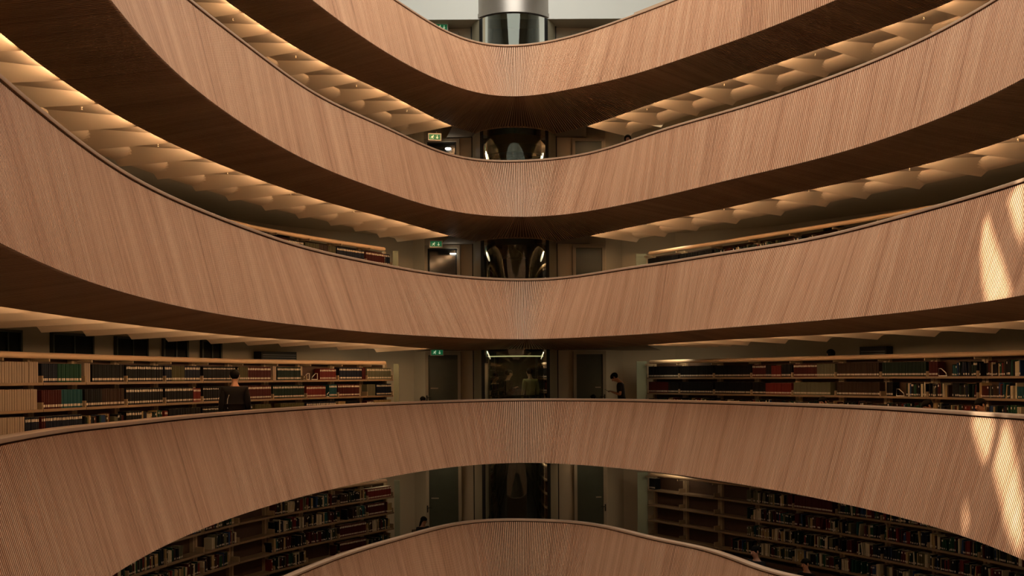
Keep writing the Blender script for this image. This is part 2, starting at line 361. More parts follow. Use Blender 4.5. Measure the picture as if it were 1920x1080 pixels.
# ------------------------------------------------------------------ ceilings with coffers (storeys 2..4 seen from below)
FINS = {1: ([454,511,569,624,677,729,776,822,851], [1095,1150,1217,1290,1367,1455,1545,1645,1747]),
        2: ([40,117,187,257,320,385,445,502,560,617,672,725,772,820,846], [1103,1152,1215,1285,1360,1442,1526,1617,1712,1812,1912]),
        3: ([72,147,217,283,350,413,473,533,590,645,700,755,808], [1110,1160,1220,1287,1363,1440,1527,1617,1703,1800,1890])}
RB, LR = .42, 1.66
HCr = lambda r: .10+.15*min(r, 1.24)/1.24            # depth of the recess
WSr = lambda r: .20+.24*min(r, 1.24)/1.24            # width of its sloping sides
HC = HCr(.55)
us = list(range(19))
def upos(k, r, pl):
    w = WSr(r)/pl
    if k <= 7: return w*k/7
    if k >= 11: return 1-w*(18-k)/7
    return w+(1-2*w)*(k-7)/4
rs = [0,.35,.7,1.0,1.22,1.24,1.245,1.26,1.28,1.31,1.35,1.40,1.46,1.52,1.58,1.62,LR]
sprink = MB()
for l in (1, 2, 3):
    C_ = KC[l]; xs = [p[0] for p in sorted(K[l])]; ys = [p[1] for p in sorted(K[l])]
    root = empty('ceiling', (1, 14.5, ZK[l]), 0, None, None); tag(root, 'coffered white gallery ceiling under the %s slatted balustrade' % ['topmost', 'second', 'third'][l-1], kind='structure')
    ends = []
    for sd, px in ((-1, FINS[l][0]), (1, FINS[l][1])):
        a = [C_.near(at(x, float(np.interp(x, xs, ys)), ZK[l])) for x in px]
        if sd < 0:
            a = sorted(a); a = [x if x < C_.L*.6 else x-C_.L for x in a]; a = sorted(a)
            pm = (a[-1]-a[2])/(len(a)-3)
            first = a[0]
            while a[-1] < C_.L*.47: a.append(a[-1]+pm)
        else:
            a = sorted(a, reverse=True); pm = (a[2]-a[-1])/(len(a)-3)
            first = a[0]
            while a[-1] > C_.L*.53: a.append(a[-1]-pm)
        ends.append(first)
        for i in range(len(a)-1):
            s0, s1 = a[i], a[i+1]; V = []; uu = []
            P0_ = C_.pos(np.array([s0, s1])); N0 = C_.nrm(np.array([s0, s1]))
            for ku in us:
                for r in rs:
                    pl = abs(s1-s0)*(1+.25*r/LR); u = upos(ku, r, pl)
                    p = C_.pos(s0+(s1-s0)*u); nn = (N0[0]*(1-u)+N0[1]*u); nn = nn/np.linalg.norm(nn)
                    h = min(HCr(r), HCr(r)*min(u, 1-u)*pl/WSr(r))
                    if r > LR-RB: h = min(h, .09+(HCr(9)-.09)*(1-math.sqrt(max(0, 1-((LR-r)/RB)**2))))
                    V.append((p[0]+nn[0]*r-1, p[1]+nn[1]*r-14.5, h-.07*r/LR))
            k = len(rs); Fc = [(x*k+y, x*k+y+1, (x+1)*k+y+1, (x+1)*k+y) for x in range(len(us)-1) for y in range(k-1)]
            b1 = len(V)
            for xi in range(len(us)): V.append((V[xi*k+k-1][0], V[xi*k+k-1][1], .43))
            Fc += [(x*k+k-1, (x+1)*k+k-1, b1+x+1, b1+x) for x in range(len(us)-1)]
            # inner fascia behind the soffit edge
            b0 = len(V)
            for xi, u in enumerate(us): V.append((V[xi*k][0], V[xi*k][1], 0))
            Fc += [(x*k, (x+1)*k, b0+x+1, b0+x) for x in range(len(us)-1)]
            o = mesh('coffer', V, Fc, M['plaster'], root, smooth=True, sharp=11)
            # light strip standing right behind the soffit edge
            V = []
            for u in us:
                p = C_.pos(s0+(s1-s0)*(.03+.94*u/18)); nn = C_.nrm(s0+(s1-s0)*(.03+.94*u/18))
                V += [(p[0]+nn[0]*.012-1, p[1]+nn[1]*.012-14.5, .03), (p[0]+nn[0]*.012-1, p[1]+nn[1]*.012-14.5, .03+.07*min(1, min(u, 18-u)/5))]
            mesh('light_strip', V, [(2*q, 2*q+2, 2*q+3, 2*q+1) for q in range(18)], M['cofferlamp'], o)
            if i % 2 == 1 and i < 14:
                sp = MB(); sm = (s0+s1)/2; p = C_.pos(sm)+C_.nrm(sm)*.55-off
                sp.tube([(p[0], p[1], HC-.01), (p[0], p[1], HC-.04)], .012, 6).tube([(p[0], p[1], HC-.04), (p[0], p[1], HC-.065)], .005, 5).disc((p[0], p[1], HC-.07), .02, .006, 8)
                sp.build('sprinkler_head', M['plaster'], root, smooth=True, sharp=40)
    # lobby ceiling between the coffers, and the plain band behind them
    a_l, a_r = ends; a_r = a_r-C_.L if a_r > C_.L/2 else a_r
    lo = np.linspace(a_r, a_l, 60); P_ = C_.pos(lo); th_ = np.arctan2(P_[:, 1]-14.5, P_[:, 0]-1); Q_ = outer(th_)
    V = [(x-1, y-14.5, .0) for x, y in P_]+[(x-1, y-14.5, -.0) for x, y in Q_]
    mesh('lobby_ceiling', V, [(x, x+1, x+61, x+60) for x in range(59)], M['lobby'], root)
    bo = np.linspace(a_l, C_.L+a_r, 200); P_ = C_.pos(bo)+C_.nrm(bo)*(LR-.01); th_ = np.unwrap(np.arctan2(P_[:, 1]-14.5, P_[:, 0]-1)); th_[0] -= .05; th_[-1] += .05; Q_ = outer(th_)
    V = [(x-1, y-14.5, .42) for x, y in P_]+[(x-1, y-14.5, .42) for x, y in Q_]
    mesh('plain_ceiling', V, [(x, x+1, x+201, x+200) for x in range(199)], M['wall'], root)
    root.location = (1, 14.5, ZK[l])
for l in (4, 5):
    th_ = np.linspace(0, 2*math.pi, 200, endpoint=False); pk = ev(KC[l].c, th_); tr = np.arctan2(pk[:, 1]-14.5, pk[:, 0]-1); po = outer(tr)
    V = [(x, y, ZK[l]) for x, y in pk]+[(x, y, ZK[l]) for x, y in po]
    tag(mesh('ceiling', V, [(x, (x+1) % 200, (x+1) % 200+200, x+200) for x in range(200)], M['plaster']), 'plain ceiling under the %s balustrade' % ('fourth' if l == 4 else 'lowest'), kind='structure')
    aa = np.linspace(0, 2*math.pi, 120, endpoint=False); q = ev(KC[l].c, aa); nn_ = q-np.array([1, 14.5]); nn_ = nn_/np.linalg.norm(nn_, axis=1, keepdims=True)
    V = [(x, y, ZK[l]-.02) for x, y in q+nn_*.9]+[(x, y, ZK[l]-.02) for x, y in q+nn_*1.0]
    lt = mesh('ceiling_fill_ring', V, [(x, (x+1) % 120, (x+1) % 120+120, x+120) for x in range(120)], M['line'])  # added glow, out of view, brightens the bookcases below
    tag(lt, 'unseen fill light ring added to the ceiling under the %s balustrade' % ('fourth' if l == 4 else 'lowest'), 'light')

# ------------------------------------------------------------------ walls
def wallrun(name, i0, i1, z0, z1, mat, label):
    P_ = OUT[i0:i1+1]; V = [(x, y, z0) for x, y in P_]+[(x, y, z1) for x, y in P_]; n = len(P_)
    return tag(mesh(name, V, [(i, i+1, i+1+n, i+n) for i in range(n-1)], mat), label, kind='structure')
wallrun('wall_left_lobby', 0, 3, -7.8, ROOF_Z, M['wall'], 'beige lobby wall left of the glass lift')
wallrun('wall_left', 3, 8, -7.8, ROOF_Z, M['wall'], 'grey outer wall with dark windows behind the left bookcases')
wallrun('wall_near', 8, 13, -7.8, ROOF_Z, M['wall'], 'wall behind the viewer')
wallrun('wall_right', 13, 19, -7.8, ROOF_Z, M['wall'], 'pale outer wall behind the right bookcases')
wallrun('wall_right_lobby', 19, 22, -7.8, ROOF_Z, M['wall'], 'beige lobby wall right of the glass lift')
# top storey: bulkhead above a recessed lobby
BH = [(-6.6,29.55),(6.0,29.55),(9.6,25),(10.9,15),(9.3,5),(5,-1.5),(-3,-1.5),(-7.8,5),(-9.3,15),(-8.9,24),(-6.6,29.55)]
ZC1 = 10.16
V = [(x, y, ZC1) for x, y in BH[:-1]]+[(x, y, ROOF_Z) for x, y in BH[:-1]]; n = len(BH)-1
tag(mesh('wall_top', V, [(i, (i+1) % n, (i+1) % n+n, i+n) for i in range(n)], M['wallwhite']), 'white daylit bulkhead wall around the top of the well', kind='structure')
bha = [math.atan2(y-14.5, x-1) for x, y in BH[:-1]]
V = []; m_ = 200
th_ = np.linspace(0, 2*math.pi, m_, endpoint=False)
def bh_at(t):
    d = Vector((math.cos(t), math.sin(t))); best = None
    for i in range(n):
        a_, b_ = Vector(BH[i]), Vector(BH[(i+1) % n]); e = b_-a_; den = d.x*e.y-d.y*e.x
        if abs(den) < 1e-9: continue
        w_ = a_-Vector((1, 14.5)); s_ = (w_.x*e.y-w_.y*e.x)/den; k_ = (w_.x*d.y-w_.y*d.x)/den
        if s_ > 0 and -1e-6 <= k_ <= 1+1e-6: best = s_
    return (1+d.x*best, 14.5+d.y*best)
Pin = [bh_at(t) for t in th_]; Po = outer(th_)
V = [(x, y, ZC1) for x, y in Pin]+[(x, y, ZC1) for x, y in Po]
tag(mesh('ceiling', V, [(i, (i+1) % m_, (i+1) % m_+m_, i+m_) for i in range(m_)], M['frame']), 'ceiling of the top storey lobby', kind='structure')
# ------------------------------------------------------------------ unseen roof, its slots shaped to cast the sun patches
def panel_pt(l, x, y):
    yt = float(np.interp(x, [p[0] for p in T[l]], [p[1] for p in T[l]])); yb = float(np.interp(x, [p[0] for p in B[l]], [p[1] for p in B[l]]))
    t_ = min(max((y-yt)/(yb-yt), 0), 1.15)
    # plan position on the ruled panel surface at this height
    z = ZT[l]-1.605*t_
    u = un(x, y)[0]/F
    best = None
    A, Bq = TC[l], BC[l]
    th = math.pi/2-np.linspace(.1, 2.4, 1200); P_ = (1-t_)*ev(A.c, th)+t_*ev(Bq.c, th)
    e = np.abs(P_[:, 0]-u*P_[:, 1]); e[P_[:, 1] < 4] = 9
    k = int(e.argmin()); return Vector((P_[k, 0], P_[k, 1], z))
def to_roof(p): k = (ROOF_Z-p.z)/SUN_DIR.z; q = p+SUN_DIR*k; return (q.x, q.y)
SLOTS = [
 (3, [(1848,400),(1860,445),(1878,500),(1900,565),(1850,575),(1840,530),(1837,480),(1841,430)]),
 (3, [(1886,375),(1915,335),(1918,470),(1902,440)]),
 (4, [(1818,768),(1858,772),(1862,800),(1855,835),(1849,868),(1843,870),(1832,840),(1823,805)]),
 (4, [(1880,782),(1890,800),(1904,870),(1914,950),(1919,1040),(1905,1036),(1886,990),(1872,930),(1862,885),(1868,850),(1876,815)]),
 (4, [(1807,930),(1811,960),(1815,1000),(1807,1000),(1805,960)]),
]
rc = bpy.data.curves.new('roof', 'CURVE'); rc.dimensions = '2D'; rc.fill_mode = 'BOTH'
def spl(pts):
    s = rc.splines.new('POLY'); s.points.add(len(pts)-1); s.use_cyclic_u = True
    for q, (x, y) in zip(s.points, pts): q.co = (x, y, 0, 1)
spl([(-14, -8), (16, -8), (16, 34), (-14, 34)])
for l, px in SLOTS: spl([to_roof(panel_pt(l, x, y)) for x, y in px])
# further slots whose light falls on the near end of the well, seen only as reflections in the lift glass
for cx, cy in ((-3.3, 1.5), (-2.2, 5.5)): spl([(cx-.14, cy-1.1), (cx+.14, cy-.5), (cx+.16, cy+.6), (cx, cy+1.2), (cx-.15, cy+.4)])
rc.extrude = .03
ro = bpy.data.objects.new('tmp', rc); me = bpy.data.meshes.new_from_object(ro); bpy.data.objects.remove(ro)
me.materials.clear(); me.materials.append(M['roof']); me.name = 'ceiling'
r = link(bpy.data.objects.new('ceiling', me)); r.location = (0, 0, ROOF_Z+.03); tag(r, 'unseen roof over the well with slots shaped to cast the sun patches', kind='structure')

# ------------------------------------------------------------------ glass lift
LX, LY, LRAD = .09, 30.3, 1.225
lift = empty('glass_lift', (LX, LY, ZF[5]), 0, 'round glass lift shaft with steel drum on top, at the far tip of the well', 'lift')
def arc(mb, r0, r1, a0, a1, z0, z1, m=0, n=16):
    b = len(mb.V)
    for i in range(n+1):
        a = math.radians(a0+(a1-a0)*i/n); s, c = math.sin(a), -math.cos(a)
        mb.V += [(r0*s, r0*c, z0), (r1*s, r1*c, z0), (r1*s, r1*c, z1), (r0*s, r0*c, z1)]
    for i in range(n):
        for k in range(4):
            mb.F.append((b+4*i+k, b+4*i+(k+1) % 4, b+4*i+4+(k+1) % 4, b+4*i+4+k)); mb.M.append(m)
    mb.F += [(b, b+3, b+2, b+1), (b+4*n, b+4*n+1, b+4*n+2, b+4*n+3)]; mb.M += [m, m]
    return mb
z0 = ZF[5]
for l in range(1, 6):
    zf = ZF[l]-z0; zc = (ZK[l-1] if l > 1 else 10.16)-z0
    arc(MB(), LRAD-.02, LRAD, -46, 46, zf, zc, n=24).build('glass_panel', M['glass'], lift, smooth=True, sharp=30)
    for s in (-1, 1):
        arc(MB(), LRAD-.06, LRAD+.01, s*46, s*52, zf, zc, n=4).build('mullion', M['black'], lift)
        arc(MB(), LRAD-.02, LRAD-.005, s*52, s*84, zf, zc, n=8).build('side_panel', M['frost'], lift, smooth=True, sharp=30)
        MB().box((s*LRAD*.985-.02, -.05, zf), (s*LRAD*.985+.02, .0, zc)).build('side_post', M['black'], lift)
    if l > 1:
        arc(MB(), LRAD-.01, LRAD+.015, -84, 84, zc, zc+.12, n=32).build('rim_ring', M['cap'], lift, smooth=True, sharp=30)
    arc(MB(), .9, LRAD-.03, -80, 80, zf-.35, zf, n=24).build('floor_edge', M['darksteel'], lift, smooth=True, sharp=30)
arc(MB(), LRAD+.0, LRAD+.02, -92, 92, 10.2-z0, ROOF_Z-z0, n=48).build('steel_drum', M['steel'], lift, smooth=True, sharp=30)
arc(MB(), LRAD+.015, LRAD+.035, -92, 92, 10.2-z0, 10.31-z0, n=48).build('drum_lip', M['steel'], lift, smooth=True, sharp=30)
MB().disc((0, 0, -2.6), LRAD, .05, 32).build('pit_floor', M['black'], lift)
arc(MB(), LRAD-.01, LRAD+.02, 84, 276, -3, 13-z0, n=24).build('shaft_back', M['black'], lift, smooth=True, sharp=30)
for s in (-.62, .62): MB().box((s-.04, .35, -3), (s+.04, .43, 12-z0)).build('guide_rail', M['darksteel'], lift)
# door machinery seen through the glass on the second storey, counter ring on the third
zz = ZK[1]-z0
arc(MB(), .85, .93, -62, 62, zz-.36, zz-.10, n=24).build('door_header', M['frame'], lift, smooth=True, sharp=30)
arc(MB(), .9, 1.0, -62, 62, zz-.62, zz-.40, n=24).build('header_band', M['steel'], lift, smooth=True, sharp=30)
arc(MB(), .98, 1.04, -66, 66, zz-.80, zz-.72, n=24).build('door_track', M['darksteel'], lift, smooth=True, sharp=30)
arc(MB(), .98, 1.04, -66, 66, zz-1.0, zz-.94, n=24).build('door_track', M['darksteel'], lift, smooth=True, sharp=30)
for x in (-.3, .3):
    q = MB(); q.tube([(x-.18, -.98, zz-.85), (x-.05, -1.0, zz-.90), (x+.18, -.98, zz-.84)], .018, 6); q.build('door_hanger', M['darksteel'], lift)
z3 = ZK[2]-z0
arc(MB(), .30, .36, -180, 180, z3-.42, z3-.06, n=24).build('pulley_drum', M['steel'], lift, smooth=True, sharp=30)
for s in (-1, 1):
    MB().tube([(s*.05, -.6, z3-.2), (s*.35, -.62, z3-.5), (s*.5, -.62, z3-1.1), (s*.55, -.6, z3-1.9)], .012, 6).build('cable', M['darksteel'], lift, smooth=True)
# car standing at the fourth storey
cz = ZF[4]+.1
car = empty('lift_car', (LX, LY, cz), 0, 'dark lift car with a thin light line on top, behind the fourth balustrade', 'lift car')
MB().disc((0, 0, -.12), 1.08, .12, 32).build('car_floor', M['darksteel'], car)
MB().disc((0, 0, 2.14), 1.08, .1, 32).build('car_roof', M['darksteel'], car)
arc(MB(), 1.0, 1.04, 80, 280, 0, 2.12, n=24).build('car_wall', M['door'], car, smooth=True, sharp=30)
arc(MB(), 1.05, 1.12, -58, 58, 2.07, 2.10, n=24).build('light_line', M['carlight'], car, smooth=True, sharp=30)
arc(MB(), 1.0, 1.06, -60, 60, .95, .99, n=24).build('hand_bar', M['darksteel'], car, smooth=True, sharp=30)

# ------------------------------------------------------------------ lobby doors and signs
dn = 0
SIT = ['top', 'second', 'middle', 'fourth', 'lowest']
for l in range(1, 6):
    for side, (xa, xb) in ((-1, (804, 859)), (1, (1080.5, 1130))):
        dn += 1
        yy = 30.33; X0 = un(xa, 700)[0]*yy/F; X1 = un(xb, 700)[0]*yy/F; wd = X1-X0; hgt = 2.25
        if l == 1 and side < 0: X0 -= .0
        d = empty('door_%d' % dn, (X0, yy, ZF[l]), math.atan2((.09 if side > 0 else -.065)*1, 1.35), None, None)
        tag(d, '%s lobby door %s of the glass lift, %s storey' % ('dark green', 'left' if side < 0 else 'right', SIT[l-1]), kind='structure')
        fr = MB(); t_ = .09
        fr.box((-t_, -.10, 0), (0, .02, hgt+t_)).box((wd, -.10, 0), (wd+t_, .02, hgt+t_)).box((0, -.10, hgt), (wd, .02, hgt+t_))
        fr.build('door_frame', M['frame'], d)
        glazed = side < 0 and l in (2, 3)
        if not glazed:
            MB().box((0, -.05, 0), (wd, .0, hgt)).build('door_leaf', M['door'], d)
            sx = .12 if side < 0 else wd-.12
            MB().box((sx-.10 if side > 0 else sx-.06, -.06, 1.27), (sx+.06 if side > 0 else sx+.16, -.052, 1.30)).build('name_plate', M['frame'], d)
        else:
            q = MB(); q.box((0, -.05, 0), (.05, 0, hgt)).box((wd-.05, -.05, 0), (wd, 0, hgt)).box((.05, -.05, 0), (wd-.05, 0, .08)).box((.05, -.05, hgt-.04), (wd-.05, 0, hgt))
            q.build('door_leaf', M['black'], d); MB().box((.05, -.03, .08), (wd-.05, -.02, hgt-.04)).build('door_glass', M['dark'], d)
            # reflection of a small lamp in the glass, put in as a glowing disc
            la = MB(); la.disc((0, 0, 0), .085 if l == 2 else .09, .03, 20); lo = la.build('lamp_reflection', M['lamp'], None, smooth=True, sharp=40)
            lo.location = (X0+wd*(.72 if l == 2 else .86), yy-.16, ZF[l]+(2.02 if l == 2 else 2.07)); lo.rotation_euler = (math.radians(-2 if l == 2 else 8), 0, 0)
            tag(lo, 'small lit round lamp over the %s-storey glass door left of the lift' % SIT[l-1], 'lamp')
        hd = MB(); hx = -.045 if side < 0 else wd+.045; s_ = 1 if side < 0 else -1
        hd.tube([(hx, -.10, 1.02), (hx, -.16, 1.02), (hx+s_*.14, -.16, 1.02)], .012, 6); hd.box((hx-.018, -.115, .88), (hx+.018, -.10, 1.08)); hd.disc((hx, -.12, .88), .012, .01, 8)
        hd.build('door_handle', M['black'], d)
def exit_sign(px, py, l, yy=29.3, sc=1.0):
    x, y = un(px, py)[0]*yy/F, yy; z = un(px, py)[1]*yy/F
    e = empty('exit_sign', (x, y, z), math.radians(10), 'green running-man exit sign in a pale frame hanging left of the lift, %s storey' % SIT[l-1], 'sign', 'exit signs by the lift')
    W, H = .185*sc, .10*sc
    f = MB(); f.box((-W, -.02, -H), (W, .05, H)); f.build('housing', M['white'], e)
    MB().box((-W+.025, -.026, -H+.025), (W-.025, -.02, H-.025)).build('green_panel', M['exitgreen'], e)
    p = MB(); y0, y1 = -.031, -.026
    def bar(a, b, t):
        a, b = Vector((a[0], 0, a[1])), Vector((b[0], 0, b[1])); d_ = (b-a); L_ = d_.length; q = Matrix.Translation(a) @ Matrix.Rotation(-math.atan2(d_.z, d_.x), 4, 'Y')
        p.box((0, y0, -t/2), (L_, y1, t/2), M=q)
    bar((-.055, .018), (-.075, -.018), .028); bar((-.072, -.015), (-.045, -.03), .014); bar((-.045, -.03), (-.05, -.055), .013)
    bar((-.075, -.015), (-.095, -.035), .014); bar((-.095, -.035), (-.118, -.035), .012); bar((-.05, .018), (-.028, .0), .011); bar((-.06, .018), (-.09, .012), .011); bar((-.09, .012), (-.1, -.005), .011)
    p.box((-.052, y0, .026), (-.030, y1, .048))
    bar((.07, .045), (.07, -.02), .016); bar((.07, -.045), (.045, -.012), .016); bar((.07, -.045), (.095, -.012), .016)
    tag(p.build('pictogram', M['exitwhite'], e), kind='stuff')
    MB().box((W*.3-.006, .01, H), (W*.3+.006, .022, max(.02, ((ZK[l-1] if l > 1 else 10.16)-z)+.01))).build('hanger', M['frame'], e)
exit_sign(815, 257, 2); exit_sign(817.5, 457.5, 3); exit_sign(819.5, 660.5, 4)
exit_sign(828, 51, 1, yy=29.9)

# tall timber cabinet on the top storey at the right
cb = empty('cabinet', (3.33, 27.75, ZF[1]), math.radians(-52), 'tall plain timber cabinet behind the topmost balustrade, right of the lift', 'cabinet')
MB().box((0, 0, 0), (3.4, .6, 1.95)).build('body', M['shelf'], cb)
MB().box((-.02, -.02, 1.95), (3.42, .62, 2.0)).build('top_board', M['cap'], cb)
for k in range(4): MB().box((.05+k*.83, -.02, .06), (.85+k*.83, 0, 1.9)).build('door', M['cap'], cb)

# ------------------------------------------------------------------ dark windows in the outer walls
wn = 0
def wall_window(l, pa, pb, side, zlo=.9, zhi=2.62, lab='', y=650):
    global wn
    A_, B_ = ray_outer(pa, side, y), ray_outer(pb, side, y)
    if not A_ or not B_: return
    wn += 1
    (x0, y0_), (x1, y1_) = A_[0], B_[0]; wd = math.hypot(x1-x0, y1_-y0_)
    o = empty('window_%d' % wn, (x0, y0_, ZF[l]), math.atan2(y1_-y0_, x1-x0), None, None)
    tag(o, lab or 'dark narrow window in the outer wall, %s storey, %s side' % (SIT[l-1], 'left' if side < 0 else 'right'), kind='structure')
    f = MB(); f.box((0, -.09, zlo), (.05, .02, zhi)).box((wd-.05, -.09, zlo), (wd, .02, zhi)).box((.05, -.09, zlo), (wd-.05, .02, zlo+.05)).box((.05, -.09, zhi-.05), (wd-.05, .02, zhi)).box((wd*.52-.02, -.08, zlo), (wd*.52+.02, .02, zhi))
    f.build('window_frame', M['door'], o); 
    MB().box((.05, -.05, zlo+.05), (wd*.52-.02, -.03, zhi-.05)).build('pane', M['pane'], o)
    MB().box((wd*.52+.02, -.05, zlo+.05), (wd-.05, -.03, zhi-.05)).build('pane', M['pane'], o)
for a, b in ((240,276),(308,353),(379,415),(480,541)): wall_window(3, a, b, -1)
for a, b in ((-20,36),(93,171),(213,273),(303,350),(375,413)): wall_window(4, a, b, -1)
wall_window(3, 1547, 1582, 1, y=400); wall_window(2, 1545, 1600, 1, y=140)
for side, pa, pb, zlo, zhi, px in ((-1, 475, 541, 2.08, 2.34, 0), (1, 1625, 1675, 2.04, 2.34, 0)):
    (x0, y0_), an = ray_outer(pa, side, 650); (x1, y1_), _ = ray_outer(pb, side, 650); wd = math.hypot(x1-x0, y1_-y0_)
    v = empty('ventilation_box', (x0, y0_, ZF[4]), math.atan2(y1_-y0_, x1-x0), 'dark ventilation box high on the %s outer wall above the bookcases' % ('left' if side < 0 else 'right'), 'vent')
    MB().box((0, -.35, zlo), (wd, -.02, zhi)).build('box', M['black'], v); 
    for k in range(3): MB().box((.04, -.37, zlo+.04+k*.06), (wd-.04, -.35, zlo+.06+k*.06)).build('slat', M['darksteel'], v)

# ------------------------------------------------------------------ bookcases
def spath(pts):
    P_ = [np.array(p, float) for p in pts]; out = []
    for i in range(len(P_)-1):
        a = P_[max(i-1, 0)]; b = P_[i]; c = P_[i+1]; d = P_[min(i+2, len(P_)-1)]
        for k in range(40):
            t = k/40; out.append(.5*((2*b)+(-a+c)*t+(2*a-5*b+4*c-d)*t*t+(-a+3*b-3*c+d)*t**3))
    out.append(P_[-1]); return np.array(out)
PATH = {-1: spath([(-2.75,29.4),(-3.28,28.5),(-6.0,23.8),(-7.6,17.2),(-8.1,12.6),(-8.1,9.5)]), 1: spath([(3.3,30.75),(3.86,29.9),(8.13,23.3),(9.68,19.7),(10.5,16.3),(10.7,13)])}
BPX = {-1: [737,689,635,575.5,513,447,381,311,239,161,80.5,-8,-105], 1: [1213.6,1272.5,1337.8,1408,1485,1566,1650.6,1738,1832.5,1932,2045]}
def on_path(side, px, py=712):
    u = un(px, py)[0]/F; P_ = PATH[side]; f = P_[:, 0]-u*P_[:, 1]
    for i in range(len(f)-1):
        if f[i]*f[i+1] <= 0:
            k = f[i]/(f[i]-f[i+1]); return Vector(P_[i]*(1-k)+P_[i+1]*k)
BD = [1.56, 1.125, .69, .255]            # shelf heights above the floor
ordn = ['first','second','third','fourth','fifth','sixth','seventh','eighth','ninth','tenth','eleventh','twelfth']
bays = []                                # (storey, side, index, origin, direction, outward, width, px0, px1)
GH = {3: 'storey above eye level', 4: 'eye-level storey', 5: 'storey below eye level'}
proto = {}
for l in (3, 4, 5):
    for side in (-1, 1):
        pts = [on_path(side, p) for p in BPX[side]]
        for i in range(len(pts)-1):
            a, b = (pts[i+1], pts[i]) if side < 0 else (pts[i], pts[i+1])     # a = left end seen from the well
            d = (b-a); wd = d.length; d = d/wd; rz = math.atan2(d.y, d.x)
            e = empty('bookcase', (a.x, a.y, ZF[l]), rz, 'open timber bookcase, %s from the lobby, %s row, %s' % (ordn[i], 'left' if side < 0 else 'right', GH[l]), 'bookcase', '%s row of bookcases, %s' % ('left' if side < 0 else 'right', GH[l]))
            bays.append((l, side, i, a, d, Vector((-d.y, d.x)), wd, e))
            W = wd-.012
            key = (side, i, l == 5)
            if key not in proto:
                L_ = []
                def part(mb, nm, mt, sub=()): L_.append((nm, mb, mt, sub))
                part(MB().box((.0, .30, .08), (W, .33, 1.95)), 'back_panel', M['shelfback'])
                part(MB().box((.0, .215, .0), (.07, .30, 1.97)), 'post', M['post']); part(MB().box((W-.07, .215, .0), (W, .30, 1.97)), 'post', M['post'])
                for h in BD:
                    part(MB().box((.0, .0, h-.03), (W, .30, h)).box((0, -.012, h-.045), (W, .0, h)), 'shelf', M['shelf'],
                         [('shelf_end', MB().box((.0, .0, h), (.012, .20, h+.11)), M['post']), ('shelf_end', MB().box((W-.012, .0, h), (W, .20, h+.11)), M['post'])])
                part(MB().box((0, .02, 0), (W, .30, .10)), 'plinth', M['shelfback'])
                part(MB().box((.02, -.10, 1.90), (.05, .25, 1.945)), 'canopy_bracket', M['post'])
                if l < 5: part(MB().box((.02, .345, 1.87), (W-.02, .40, 1.885)), 'fill_strip', M['wall_fill'])  # added hidden glow that brightens the outer wall behind the bookcases
                proto[key] = []
                for nm, mb, mt, sub in L_:
                    o = mb.build(nm, mt, e); proto[key].append((o, [mm.build(n2, m2, o) for n2, mm, m2 in sub]))
            else:
                for o, sub in proto[key]:
                    c = o.copy(); COL.objects.link(c); c.parent = e
                    for q in sub:
                        d2 = q.copy(); COL.objects.link(d2); d2.parent = c
for l in (3, 4, 5):
    for side in (-1, 1):
        P_ = PATH[side]; pa = on_path(side, BPX[side][0]+(-12 if side < 0 else 8)); k0 = int(((P_[:, 0]-pa.x)**2+(P_[:, 1]-pa.y)**2).argmin())
        Q = [(x, y) for x, y in P_[k0::6]]
        R = []
        for k in range(len(Q)):
            a = Vector(Q[max(k-1, 0)]); b = Vector(Q[min(k+1, len(Q)-1)]); t_ = (b-a).normalized(); n_ = Vector((-t_.y, t_.x))*(-1 if side > 0 else 1)
            R.append((Q[k][0]-n_.x*.07*(-1 if side < 0 else 1)*(-1), Q[k][1]-n_.y*.07*(-1 if side < 0 else 1)*(-1), ZF[l]+2.0))
        o = MB().tube(R, .052, 12).build('canopy_rail', M['rail'], None, smooth=True, sharp=50)
        tag(o, 'long round beige rail running along the top of the %s bookcases, %s' % ('left' if side < 0 else 'right', GH[l]), 'rail')
        # green end panel next to the lobby
        xA = un(738 if side < 0 else 1194, 700)[0]; xB = un(748 if side < 0 else 1213, 700)[0]; yy = 28.55 if side < 0 else 30.0
        p = MB().box((xA*yy/F, yy, 0), (xB*yy/F, yy+.04, 1.98 if side < 0 else 2.03)); p.box((xA*yy/F, yy-.015, 1.94), (xB*yy/F, yy, 1.98), 0)
        o = p.build('end_panel', M['green'], None); o.location.z = ZF[l]
        tag(o, 'grey-green end panel of the %s bookcase row, beside the lobby, %s' % ('left' if side < 0 else 'right', GH[l]), 'panel')

# ------------------------------------------------------------------ books
BC_ = {'black': ((.010,.010,.012), 'black'), 'navy': ((.012,.018,.04), 'navy blue'), 'darkred': ((.10,.012,.012), 'dark red'), 'red': ((.24,.03,.025), 'red'),
       'green': ((.015,.09,.05), 'green'), 'darkgreen': ((.015,.035,.025), 'dark green'), 'olive': ((.12,.11,.045), 'olive'), 'grey': ((.20,.20,.13), 'grey-green'),
       'pale': ((.40,.31,.24), 'pale beige'), 'tan': ((.45,.33,.16), 'tan'), 'brown': ((.06,.03,.018), 'brown'), 'blue': ((.03,.08,.22), 'blue'), 'teal': ((.02,.12,.14), 'teal'), 'cream': ((.62,.55,.38), 'cream')}
BM = {k: plain('book_'+k, tuple(x*(.55 if k not in ('pale', 'tan', 'cream') else .8) for x in c), .6, spec=.2) for k, (c, _) in BC_.items()}
M['label'] = plain('spine_label', (.60, .53, .43), .6); M['pages'] = plain('pages', (.55, .48, .36), .8)
